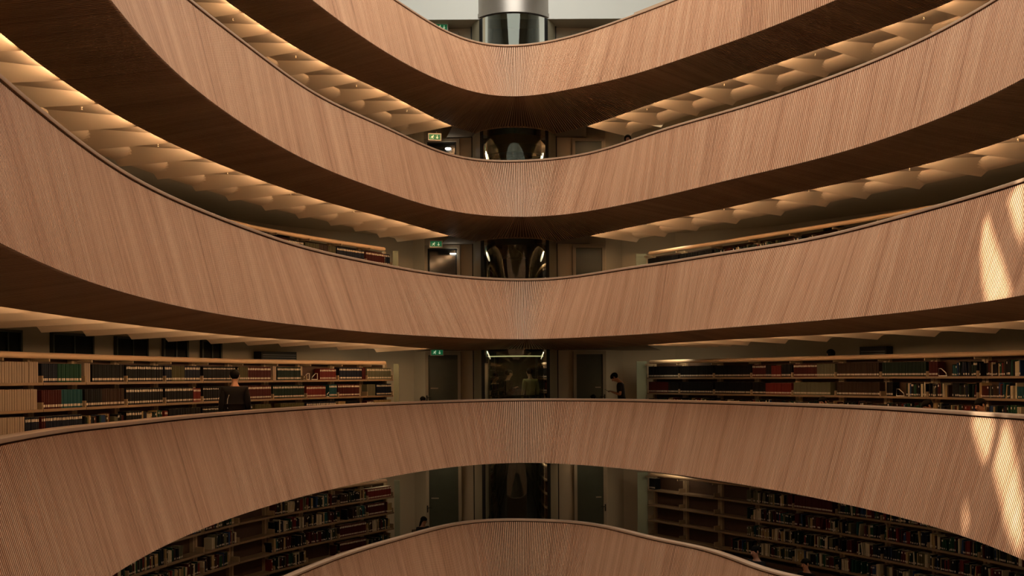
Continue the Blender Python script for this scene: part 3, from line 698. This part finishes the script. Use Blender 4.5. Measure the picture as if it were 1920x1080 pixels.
def book_geo(style):
    zs = {0: [0, 1], 1: [0, .09, .22, 1], 2: [0, .09, .21, .76, .90, 1], 3: [0, .10, .19, .80, .88, 1]}[style]
    lab = {0: [], 1: [1], 2: [1, 3], 3: [1, 3]}[style]
    xs = [(0, .06), (.12, 0), (.88, 0), (1, .06)]; V = []; Fc = []; fm = []
    for z in zs:
        for x, y in xs: V.append((x, y, z))
    for r in range(len(zs)-1):
        for c in range(3):
            a = r*4+c; Fc.append((a, a+1, a+5, a+4)); fm.append(1 if r in lab and (c == 1) else 0)
    b = len(V); V += [(0, 1, 0), (1, 1, 0), (0, 1, 1), (1, 1, 1)]; t = (len(zs)-1)*4
    Fc += [(3, b+1, b+3, t+3), (b, 0, t, b+2), (b+1, b, b+2, b+3), (t, t+1, t+2, t+3, b+3, b+2), (b, b+1, 3, 2, 1, 0)]; fm += [0, 0, 2, 2, 0]
    return V, Fc, fm
GEO = {s: book_geo(s) for s in range(4)}
RUN = {
 (4, -1, 0): [(-300,75,'pale',0),(80,111,'navy',1),(113,161,'green',1),(162,175,'pale',0),(177,238,'black',1),(240,310,'black',2),(312,325,'navy',2),(325,349,'olive',1),(350,382,'navy',2),(384,449,'black',3),(449,468,'olive',1),(468,511,'darkred',2),(513,521,'pale',0),(523,566,'darkgreen',2),(603,634,'red',2),(639,680,'navy',2),(681,689,'darkred',0),(690,735,'grey',2)],
 (4, -1, 1): [(-300,77,'pale',0),(83,118,'darkred',1),(118,160,'teal',1),(161,195,'black',1),(195,236,'brown',1),(240,310,'black',2),(313,365,'black',2),(366,381,'red',2),(384,412,'black',3),(412,448,'black',1),(449,511,'darkred',2),(513,573,'darkgreen',2),(576,613,'red',2),(620,633,'teal',2),(635,677,'darkred',2),(689,706,'grey',0),(708,737,'navy',2)],
 (4, -1, 2): [(-300,50,'pale',0),(52,80,'navy',2),(81,90,'darkred',2),(90,157,'navy',2),(162,236,'mix',1),(240,270,'black',2),(271,310,'mix',1),(311,318,'red',2),(320,380,'black',1),(384,440,'black',3),(440,475,'black',2),(482,511,'olive',0),(529,572,'olive',0),(575,632,'navy',2),(635,650,'tan',0),(650,677,'black',1),(690,703,'darkred',2),(705,736,'tan',0)],
 (4, 1, 0): [(1213,1272,'black',1),(1273,1408,'black',1),(1409,1433,'darkred',2),(1434,1443,'black',1),(1444,1462,'red',1),(1463,1484,'black',1),(1486,1529,'darkred',2),(1530,1565,'grey',1),(1567,1650,'brown',1),(1652,1737,'darkgreen',1),(1739,1757,'darkred',1),(1783,1832,'mixblue',1),(1834,2100,'mix',1)],
 (4, 1, 1): [(1213,1250,'darkred',1),(1251,1408,'black',1),(1410,1432,'black',1),(1434,1485,'red',1),(1486,1555,'grey',1),(1567,1650,'brown',1),(1660,1672,'black',1),(1697,2100,'mix',1)],
 (3, -1, 0): [(-300,380,'none',0),(380,440,'black',1),(440,540,'darkred',2),(541,574,'black',2),(575,600,'olive',0),(601,617,'brown',0),(618,634,'olive',0),(635,684,'navy',2),(686,723,'darkred',2),(724,737,'navy',2)],
 (3, 1, 0): [(1213,1340,'black',1),(1725,1757,'none',0),(1757,2100,'mix',1)],
 (5, 1, 0): [(1226,1399,'none',0),(1213,1226,'black',1),(1474,1560,'darkred',1),(1399,1414,'grey',1)],
 (5, 1, 1): [(1213,1399,'none',0)], (5, 1, 2): [(1213,1399,'none',0)], (5, 1, 3): [(1213,1370,'none',0)],
 (5, -1, 0): [(690,736,'red',2),(446,512,'none',0)], (5, -1, 1): [(688,722,'darkred',2),(446,512,'none',0),(346,400,'none',0)],
 (5, -1, 2): [(640,690,'darkred',2),(432,512,'none',0)], (5, -1, 3): [(640,690,'darkred',2),(400,512,'none',0),(575,632,'none',0)],
}
def run_at(l, s, r, px):
    for a, b, c, st in RUN.get((l, s, r), []):
        if a <= px < b: return c, st
    if (l, s) == (4, -1): return None
    if (l, s) == (4, 1) and r < 2: return None
    return 'mix', 1
def pxy(p):
    u, v = p[0]/p[1]*F, p[2]/p[1]*F; return u+960+PH*(706.5-v-540), H0-v-PH*u
MIXW = ['black']*7+['navy']*2+['darkred']*3+['darkgreen']*3+['brown']*3+['tan']*3+['cream']*3+['grey']*2+['red','blue','green','teal','olive']
MIXB = ['navy','blue','teal','cream','green','darkgreen','pale','black']
books = []; rnd = random.Random(11)
ix = lambda d, x: float(np.interp(x, [p[0] for p in d], [p[1] for p in d]))
for (l, side, i, a, d, nrm, wd, e) in bays:
    for r in range(4):
        if l == 3 and r > 1: continue
        if l == 4 and r > 2: continue
        x = .02; k = 0; pend = 0
        while x < wd-.05:
            c0 = a+d*(x+.015); px, _ = pxy((c0.x, c0.y, ZF[l]+BD[r]))
            rr = run_at(l, side, r, px)
            if rr is None or rr[0] == 'none': x += .02; continue
            col, st = rr
            if col in ('mix', 'mixblue'):
                t = rnd.uniform(.02, .05); h = rnd.uniform(.23, .31); cc = rnd.choice(MIXW if col == 'mix' else MIXB)
                if rnd.random() < .4 and books and books[-1]['e'] is e: cc = books[-1]['c']; h = books[-1]['h']+rnd.uniform(-.01, .01)
                st = rnd.choice([1, 1, 1, 0, 2]); lean = rnd.choice([0]*14+[.14, -.12]) if l == 5 or side > 0 else 0
                if rnd.random() < .035: x += rnd.uniform(.05, .16); continue
            else:
                cc = col; t = {'pale': .06, 'green': .038, 'navy': .034, 'darkred': .034, 'black': .036}.get(col, .034)*rnd.uniform(.9, 1.12); h = {'pale': .33, 'grey': .30, 'red': .28}.get(col, .31)+rnd.uniform(-.004, .004); lean = 0
            if x+t > wd-.03: break
            k += 1
            dd = .03+rnd.uniform(0, .012); p = a+d*x+nrm*dd; z = ZF[l]+BD[r]+.001
            cpx, cpy = pxy((p.x, p.y, z+h*.5)); tpx, tpy = pxy((p.x, p.y, z+h))
            q = a+d*(x+t); wpx = abs(pxy((q.x, q.y, z))[0]-cpx); hpx = F*h/p.y
            vis = -5 < cpx < 1925 and tpy < 1078
            if l == 4: vis &= tpy < ix(T[4], cpx)-3
            if l == 3: vis &= tpy < ix(T[3], cpx)-3
            if l == 5: vis &= ((tpy < ix(T[5], cpx)-3) if 545 < cpx < 1485 else True) and cpy > ix(B[4], cpx)+1
            books.append(dict(l=l, s=side, i=i, r=r, k=k, p=p, z=z, t=t-.003, h=h, c=cc, st=st, lean=lean, e=e, rz=math.atan2(d.y, d.x), area=wpx*hpx if vis else 0))
            x += t+(abs(lean)*h*.9 if lean else .0005)
vis = sorted([b for b in books if b['area'] > 0], key=lambda b: -b['area'])
keep = set(id(b) for b in vis[:300]); cache = {}
RN = ['top', 'second', 'third', 'fourth']
def ordw(n): return ordn[n-1] if n <= 12 else '%dth' % n if n not in (21, 22, 23, 31, 32, 33) else '%d%s' % (n, {1: 'st', 2: 'nd', 3: 'rd'}[n % 10])
SV = []; SF = []; SM = []; smats = list(BM)+['label', 'pages']
for b in books:
    Mx = Matrix.Translation((b['p'].x, b['p'].y, b['z'])) @ Matrix.Rotation(b['rz'], 4, 'Z')
    if b['lean']:
        Mx = Mx @ Matrix.Translation((abs(b['lean'])*b['h']*.5+ (b['t'] if b['lean'] < 0 else 0)*0, 0, b['t']*abs(b['lean'])*(1 if b['lean'] > 0 else 0))) @ Matrix.Rotation(b['lean']*.9, 4, 'Y')
    if id(b) in keep:
        key = (b['c'], b['st'])
        if key not in cache:
            V, Fc, fm = GEO[b['st']]; m = bpy.data.meshes.new('book'); m.from_pydata(V, [], Fc)
            for q in (BM[b['c']], M['label'], M['pages']): m.materials.append(q)
            m.polygons.foreach_set('material_index', fm); cache[key] = m
        o = bpy.data.objects.new('book', cache[key]); COL.objects.link(o)
        o.matrix_world = Mx @ Matrix.Diagonal((b['t'], .2, b['h'], 1))
        lab = ' with %s' % ('pale label' if b['st'] == 1 else 'two pale labels') if b['st'] else ''
        tag(o, '%s book, %s from left, %s shelf, %s %s bookcase from lobby, %s' % (BC_[b['c']][1], ordw(b['k']), RN[b['r']], ordn[b['i']], 'left' if b['s'] < 0 else 'right', {3: 'storey above eye', 4: 'eye-level storey', 5: 'storey below'}[b['l']]), 'book',
            'books on the %s shelves, %s' % ('left' if b['s'] < 0 else 'right', GH[b['l']]))
    else:
        V, Fc, fm = GEO[b['st']]; n0 = len(SV); Mx = Mx @ Matrix.Diagonal((b['t'], .2, b['h'], 1))
        SV += [tuple(Mx @ Vector(v)) for v in V]; SF += [tuple(n0+j for j in f) for f in Fc]
        ci = smats.index(b['c']); SM += [(ci, len(BM), len(BM)+1)[j] for j in fm]
o = mesh('books', SV, SF, [BM.get(k) or M[k] for k in smats], None, fm=SM)
tag(o, 'remaining small books in rows on the far and lower bookcase shelves', 'books', None, 'stuff')
print('books', len(books), 'visible', len(vis))

# white wire bookends
def bookend(l, side, px, r, where, flip=1):
    py = {0: 705, 1: 735, 2: 760}[r]; p = on_path(side, px, py); q = on_path(side, px+2, py); d = (q-p).normalized(); 
    e = MB(); W = .20*flip; e.tube([(0, 0, .01), (0, 0, .16), (W*.35, 0, .16), (W*.95, 0, .07), (W*1.05, 0, .01), (0, 0, .01)], .009, 6)
    e.tube([(0, 0, .01), (0, .12, .01)], .008, 6)
    o = e.build('bookend', M['white'], None, smooth=True, sharp=50); o.location = (p.x, p.y, ZF[l]+BD[r]); o.rotation_euler = (0, 0, math.atan2(d.y, d.x))
    n = Vector((-d.y, d.x)); o.location.x += n.x*.05; o.location.y += n.y*.05
    tag(o, 'white wire bookend on the %s' % where, 'bookend', 'white wire bookends')
bookend(4, -1, 598, 0, 'top shelf left of the red volumes, left row, eye-level storey', -1)
bookend(4, -1, 583, 0, 'top shelf beside the dark green volumes, left row', -1)
bookend(4, -1, 626, 1, 'second shelf beside the teal volumes, left row', -1)
bookend(4, 1, 1757, 0, 'top shelf right of dark red books, right row, eye-level storey')
bookend(4, 1, 1678, 1, 'second shelf right of black books, right row, eye-level storey')
bookend(4, 1, 1588, 2, 'third shelf under the brown books, right row, eye-level storey')
bookend(3, 1, 1735, 0, 'empty top shelf, right row, storey above eye level')
# ------------------------------------------------------------------ people
def skin_mesh(chains, root, sub=2):
    """chains: lists of (point, (rx, ry)); equal points are welded; a Skin surface is grown over them"""
    V = []; R = []; E = []; idx = {}
    for ch in chains:
        prev = None
        for p, r in ch:
            k = tuple(round(c, 4) for c in p)
            if k not in idx: idx[k] = len(V); V.append(k); R.append(r if isinstance(r, tuple) else (r, r))
            if prev is not None and prev != idx[k]: E.append((prev, idx[k]))
            prev = idx[k]
    m = bpy.data.meshes.new('t'); m.from_pydata(V, E, []); o = bpy.data.objects.new('t', m); COL.objects.link(o)
    sk = o.modifiers.new('s', 'SKIN'); sk.use_smooth_shade = True
    for i, v in enumerate(m.skin_vertices[0].data): v.radius = R[i]; v.use_root = (i == idx[tuple(round(c, 4) for c in root)])
    s = o.modifiers.new('b', 'SUBSURF'); s.levels = sub; s.render_levels = sub
    bpy.context.view_layer.update(); dg = bpy.context.evaluated_depsgraph_get()
    r = bpy.data.meshes.new_from_object(o.evaluated_get(dg)); bpy.data.objects.remove(o); bpy.data.meshes.remove(m)
    return r
def lerp(a, b, t): return tuple(a[i]+(b[i]-a[i])*t for i in range(3))
def person(loc, rz, label, group=None, height=1.75, sit=False, bow=0.0, lean=0.0, top='blackcloth', hair='short', arms='down', sleeves='short', female=False, glasses=False, scale=1.0, stripe=False):
    """local frame: the figure looks towards +Y"""
    jk = 1.22 if (sleeves == 'long' and not sit and top == 'blackcloth') else 1.0
    k = height/1.75; e = empty('person', loc, rz, label, 'person', group)
    zs = -.43 if sit else 0.0                                       # seated: the pelvis drops
    def up(y, z, a=lean): z0_ = .95; c, s = math.cos(a), math.sin(a); dz = z-z0_; return (y*c+dz*s, z0_+dz*c-y*s)
    def P(x, y, z): y2, z2 = up(y, z); return (x*k, y2*k, (z2+zs)*k)
    sw = .165 if female else .185
    pel = P(0, 0, .95); sp = P(0, .0, 1.10); ch = P(0, .0, 1.27); ub = P(0, -.01, 1.39); nb = P(0, -.01, 1.46)
    def H(x, y, z):                                                 # head frame, bows about the neck
        c, s = math.cos(bow), math.sin(bow); dz = z-1.47; y2 = y*c+dz*s; z2 = 1.47+dz*c-y*s; return P(x, y2-.01*0, z2)
    body = [[(pel, (.14*k, .10*k)), (sp, (.125*k, .09*k)), (ch, (.145*k, .10*k)), (ub, (.12*k, .075*k)), (nb, .06*k), (H(0, .005, 1.52), .052*k), (H(0, .015, 1.58), (.062*k, .075*k)), (H(0, .012, 1.655), (.074*k, .092*k)), (H(0, .0, 1.72), (.055*k, .068*k))]]
    body.append([(H(0, .012, 1.655), (.074*k, .092*k)), (H(0, .095, 1.635), (.016*k, .02*k)), (H(0, .125, 1.622), (.012*k, .012*k))])     # nose
    shirt = [[(P(0, 0, .80), (.165*k*jk, .12*k*jk)), (pel, (.16*k*jk, .118*k*jk)), (sp, (.15*k*jk, .11*k*jk)), (ch, (.175*k*jk, .12*k*jk)), (ub, (.15*k, .09*k)), (P(0, -.01, 1.44), (.075*k, .07*k))]]
    hands = []
    for s in (-1, 1):
        sh_ = P(s*sw, -.01, 1.40)
        if arms == 'phone': el = P(s*.22, .0, 1.12); wr = P(s*.07, .20, 1.20); hd = P(s*.05, .25, 1.24); fd = Vector((-s*.35, .8, .35))
        elif arms == 'desk': el = P(s*.24, .10, 1.15); wr = P(s*.14, .33, 1.12); hd = P(s*.12, .40, 1.11); fd = Vector((0, 1, -.2))
        else: el = P(s*.235, -.02, 1.12); wr = P(s*.25, .05, .87); hd = P(s*.25, .07, .79); fd = Vector((0, .15, -1))
        fd.normalize()
        body.append([(ub, (.12*k, .075*k)), (sh_, .056*k), (lerp(sh_, el, .5), .046*k), (el, .038*k), (lerp(el, wr, .4), .038*k), (wr, (.028*k, .023*k)), (lerp(wr, hd, .6), (.037*k, .019*k)), (hd, (.04*k, .016*k))])
        side = fd.cross(Vector((0, 0, 1) if abs(fd.z) < .8 else (1, 0, 0))).normalized(); dn_ = side.cross(fd).normalized()
        for q in range(4):                                          # four fingers and a thumb, slightly curled
            b0 = Vector(hd)+side*((q-1.5)*.019*k); L_ = (.075, .085, .08, .062)[q]*k
            c1 = b0+fd*L_*.45; c2 = b0+fd*L_*.8-dn_*.012*k*(1 if arms != 'phone' else 2); c3 = b0+fd*L_-dn_*.028*k*(1 if arms != 'phone' else 2)
            body.append([(hd, (.04*k, .016*k)), (tuple(b0+fd*.012), .0095*k), (tuple(c1), .009*k), (tuple(c2), .008*k), (tuple(c3), .0065*k)])
        t0 = Vector(lerp(wr, hd, .6)); ts = side*(-s if arms == 'down' else s)
        body.append([(lerp(wr, hd, .6), (.037*k, .019*k)), (tuple(t0+ts*.035*k+fd*.02*k), .012*k), (tuple(t0+ts*.05*k+fd*.055*k), .009*k)])
        end = wr if sleeves == 'long' else lerp(sh_, el, .75)
        chn = [(ub, (.15*k, .09*k)), (sh_, .072*k*jk), (lerp(sh_, el, .5), .062*k*jk)]
        chn += [(el, .054*k*jk), (lerp(el, wr, .9), .042*k)] if sleeves == 'long' else [(end, .058*k)]
        shirt.append(chn)
    legs = []; shoes = []
    for s in (-1, 1):
        hp = (s*.09*k, 0, (.90+zs)*k)
        if sit: kn = (s*.11*k, .43*k, (.90+zs)*k); an = (s*.11*k, .45*k, .08*k)
        else: kn = (s*.10*k, .02*k, .50*k); an = (s*.10*k, -.01*k, .09*k)
        toe = (an[0], an[1]+.15*k, .04*k)
        body.append([(pel, (.14*k, .10*k)), (hp, .082*k), (lerp(hp, kn, .5), .072*k), (kn, .055*k), (lerp(kn, an, .35), .054*k), (an, .036*k), (toe, (.036*k, .025*k))])
        legs.append([(pel, (.15*k, .112*k)), (hp, .098*k), (lerp(hp, kn, .5), .086*k), (kn, .070*k), (lerp(kn, an, .4), .064*k), (lerp(kn, an, .93), .056*k)])
        sm = skin_mesh([[(an, .05*k), (lerp(an, toe, .3), (.05*k, .042*k)), (toe, (.048*k, .034*k)), ((toe[0], toe[1]+.05*k, toe[2]-.004), (.03*k, .026*k))]], an)
        sm.materials.append(M['black']); so_ = bpy.data.objects.new('shoe', sm); link(so_, e)
    for nm, chs, mt in (('body', body, 'skin'), ('shirt' if top != 'blackcloth' or sleeves == 'short' else 'jacket', shirt, top), ('trousers', legs, 'jeans')):
        m = skin_mesh(chs, pel); m.materials.clear(); m.materials.append(M[mt]); m.polygons.foreach_set('use_smooth', [True]*len(m.polygons))
        link(bpy.data.objects.new(nm, m), e)
    # hair: a cap over the crown, longer strands for the women
    def blob(nm, c, r, mt, cut=None, seg=(20, 14)):
        bm = bmesh.new(); bmesh.ops.create_uvsphere(bm, u_segments=seg[0], v_segments=seg[1], radius=1)
        for v in bm.verts:
            x, y, z = v.co; q = 1.0
            if cut: q = cut(x, y, z)
            v.co = Vector(H(c[0]+x*r[0]*q, c[1]+y*r[1]*q, c[2]+z*r[2]*q))
        m = bpy.data.meshes.new(nm); bm.to_mesh(m); bm.free(); m.materials.append(M[mt]); m.polygons.foreach_set('use_smooth', [True]*len(m.polygons))
        return link(bpy.data.objects.new(nm, m), e)
    if hair == 'short':
        blob('hair', (0, -.012, 1.675), (.092, .115, .098), 'hair', lambda x, y, z: 1.0 if (z > .15 or y < -.1) else (.80 if y > .2 else .92))
    else:
        blob('hair', (0, -.015, 1.665), (.098, .122, .105), 'hair', lambda x, y, z: 1.0 if (z > .2 or y < -.05) else (.74 if y > .3 else .96))
        hm = skin_mesh([[(H(0, -.06, 1.68), (.08*k, .06*k)), (H(0, -.085, 1.56), (.085*k, .055*k)), (H(0, -.10, 1.42), (.08*k, .045*k)), (H(0, -.10, 1.30), (.05*k, .03*k))]], H(0, -.06, 1.68))
        hm.materials.clear(); hm.materials.append(M['hair']); link(bpy.data.objects.new('long_hair', hm), e)
    for s in (-1, 1):
        blob('eye', (s*.032, .086, 1.655), (.012, .010, .008), 'black', seg=(8, 6))
        if hair == 'short': blob('ear', (s*.083, .0, 1.645), (.012, .022, .032), 'skin', seg=(10, 8))
    blob('mouth', (0, .088, 1.592), (.024, .010, .006), 'lips', seg=(8, 6))
    if glasses:
        g = MB()
        for s in (-1, 1):
            g.tube([tuple(H(s*.034+.026*math.cos(a), .108, 1.655+.02*math.sin(a))) for a in [i*math.pi/5 for i in range(11)]], .003, 5)
            g.tube([H(s*.06, .105, 1.66), H(s*.085, .0, 1.66)], .003, 5)
        g.build('glasses', M['black'], e)
    return e
M['lips'] = plain('lips', (.35, .12, .09), .5)
def chair(x, y, z, rz, label):
    e = empty('chair', (x, y, z), rz, label, 'chair', 'dark reading chairs behind the balustrades')
    MB().box((-.21, -.22, .405), (.21, .2, .435)).build('seat', M['shelf'], e)
    MB().box((-.20, -.25, .55), (.20, -.225, .80)).build('backrest', M['shelf'], e)
    for sx in (-1, 1):
        MB().tube([(sx*.19, .17, .405), (sx*.20, .19, 0)], .012, 8).build('leg', M['darksteel'], e)
        MB().tube([(sx*.19, -.235, .80), (sx*.19, -.20, .42), (sx*.20, -.23, 0)], .012, 8).build('leg', M['darksteel'], e)
    return e
def spot(px, py, d, z_top=None):
    x = un(px, py)[0]*d/F; return x, d, un(px, py)[1]*d/F
# standing man at the right of the lobby, looking down at a telephone
x, y, z = spot(1166, 700, 27.9); person((x, y, ZF[4]), math.radians(78), 'man in a black T-shirt looking down at his phone, right of the lift', height=1.74, bow=.75, lean=.12, arms='phone')
ph = MB().box((-.035, -.07, -.004), (.035, .07, .004)).build('telephone', M['black'], None)
a = math.radians(78); fx, fy = -math.sin(a), math.cos(a); ph.location = (x+fx*.40, y+fy*.40, ZF[4]+1.22); ph.rotation_euler = (.5, 0, a)
tag(ph, 'dark telephone held by the man in the black T-shirt', 'phone')
# man seen from behind before the left bookcases
x, y, z = spot(440, 702, 19.6); p_ = person((x, y, ZF[4]), math.radians(14), 'man in a black jacket seen from behind, before the left bookcases', height=1.76, sleeves='long', arms='down', bow=.15)
MB().tube([(-.10, -.128, 1.30), (-.128, -.122, 1.22), (-.135, -.118, 1.12), (-.125, -.118, 1.04)], .007, 6).build('reflective_stripe', M['white'], p_)
# woman on the second storey, only her head above the rail
x, y, z = spot(1177, 252, 27.2); person((x, y, ZF[2]), math.radians(176), 'woman with long dark hair whose head shows above the second balustrade', height=(z-ZF[2])*1.75/1.775, hair='long', female=True)
# heads of readers behind the fourth balustrade
def reader(px, py, d, l, rz, label, **kw):
    x, y, z = spot(px, py, d); h = z-ZF[l]
    sc = h/1.345
    person((x, y, ZF[l]), rz, label, 'readers seated behind the balustrades', height=1.75*sc, sit=True, arms='desk', sleeves='long', **kw)
    chair(x, y, ZF[l], rz, 'dark-legged wooden chair under the ' + label.split(',')[0].split(' with ')[0].split(' in ')[0] + ' ' + kw.get('_', '') if False else CHL[px])
CHL = {792: 'chair of the reader left of the lift, eye-level storey', 1113: 'chair of the reader before the right lobby door', 1544: 'chair of the first reader before the right bookcases', 1747: 'chair of the second reader before the right bookcases', 1843: 'chair of the third reader before the right bookcases',
       793: 'chair of the woman with glasses left of the lift', 1418: 'chair of the reader turned left, storey below', 1512: 'chair of the reader beside the lower right bookcases'}
reader(792, 742.5, 27.0, 4, math.radians(200), 'seated reader, only dark hair above the rail, before the left lobby door', hair='short', bow=.3)
reader(1113, 739, 27.3, 4, math.radians(160), 'seated reader, only dark hair above the rail, before the right lobby door', hair='short', bow=.3)
reader(1544, 743, 20.7, 4, math.radians(130), 'seated reader with dark hair before the grey books, right row', hair='short', bow=.2)
reader(1747, 746, 18.6, 4, math.radians(100), 'seated reader with dark hair, second from the right, before the right bookcases', hair='short', bow=.6)
reader(1843, 745, 17.4, 4, math.radians(110), 'seated reader with dark hair, rightmost before the eye-level bookcases', hair='short', bow=.4)
reader(793, 967, 27.3, 5, math.radians(215), 'woman with glasses and long dark hair, black coat, before the lower left door', hair='long', female=True, bow=.35, glasses=True)
reader(1418, 1022, 21.4, 5, math.radians(120), 'reader in dark clothes, storey below, before the right bookcases', hair='short', bow=.2)
reader(1512, 1046, 20.6, 5, math.radians(120), 'reader in dark clothes at the bottom right edge of the picture', hair='short', bow=.2)
# a reader beyond the bookcases, standing on a low step
x, y, z = spot(1557, 655, 27.0)
st = empty('step_stool', (x, y, ZF[4]), .4, 'low step stool behind the right bookcases, eye-level storey', 'stool')
MB().box((-.25, -.2, .20), (.25, .2, .24)).build('tread', M['shelf'], st)
for sx in (-1, 1): MB().box((sx*.23-.015, -.18, 0), (sx*.23+.015, .18, .20)).build('side_board', M['shelf'], st)
hh = z-ZF[4]-.24; person((x, y, ZF[4]+.24), math.radians(20), 'person whose dark hair shows above the right bookcases, eye-level storey', height=hh*1.75/1.765)
# three people in the lift
person((LX+.42, LY-.35, cz), math.radians(25), 'man in a pale jumper seen from behind inside the lift car', height=1.74, top='palecloth', sleeves='long', bow=.35)
person((LX-.22, LY-.25, cz), math.radians(-70), 'person in dark clothes in the middle of the lift car', height=1.70, sleeves='long', arms='phone', bow=.2)
person((LX-.62, LY-.40, cz), math.radians(-120), 'woman with long hair at the left inside the lift car', height=1.6, hair='long', female=True, bow=.3)
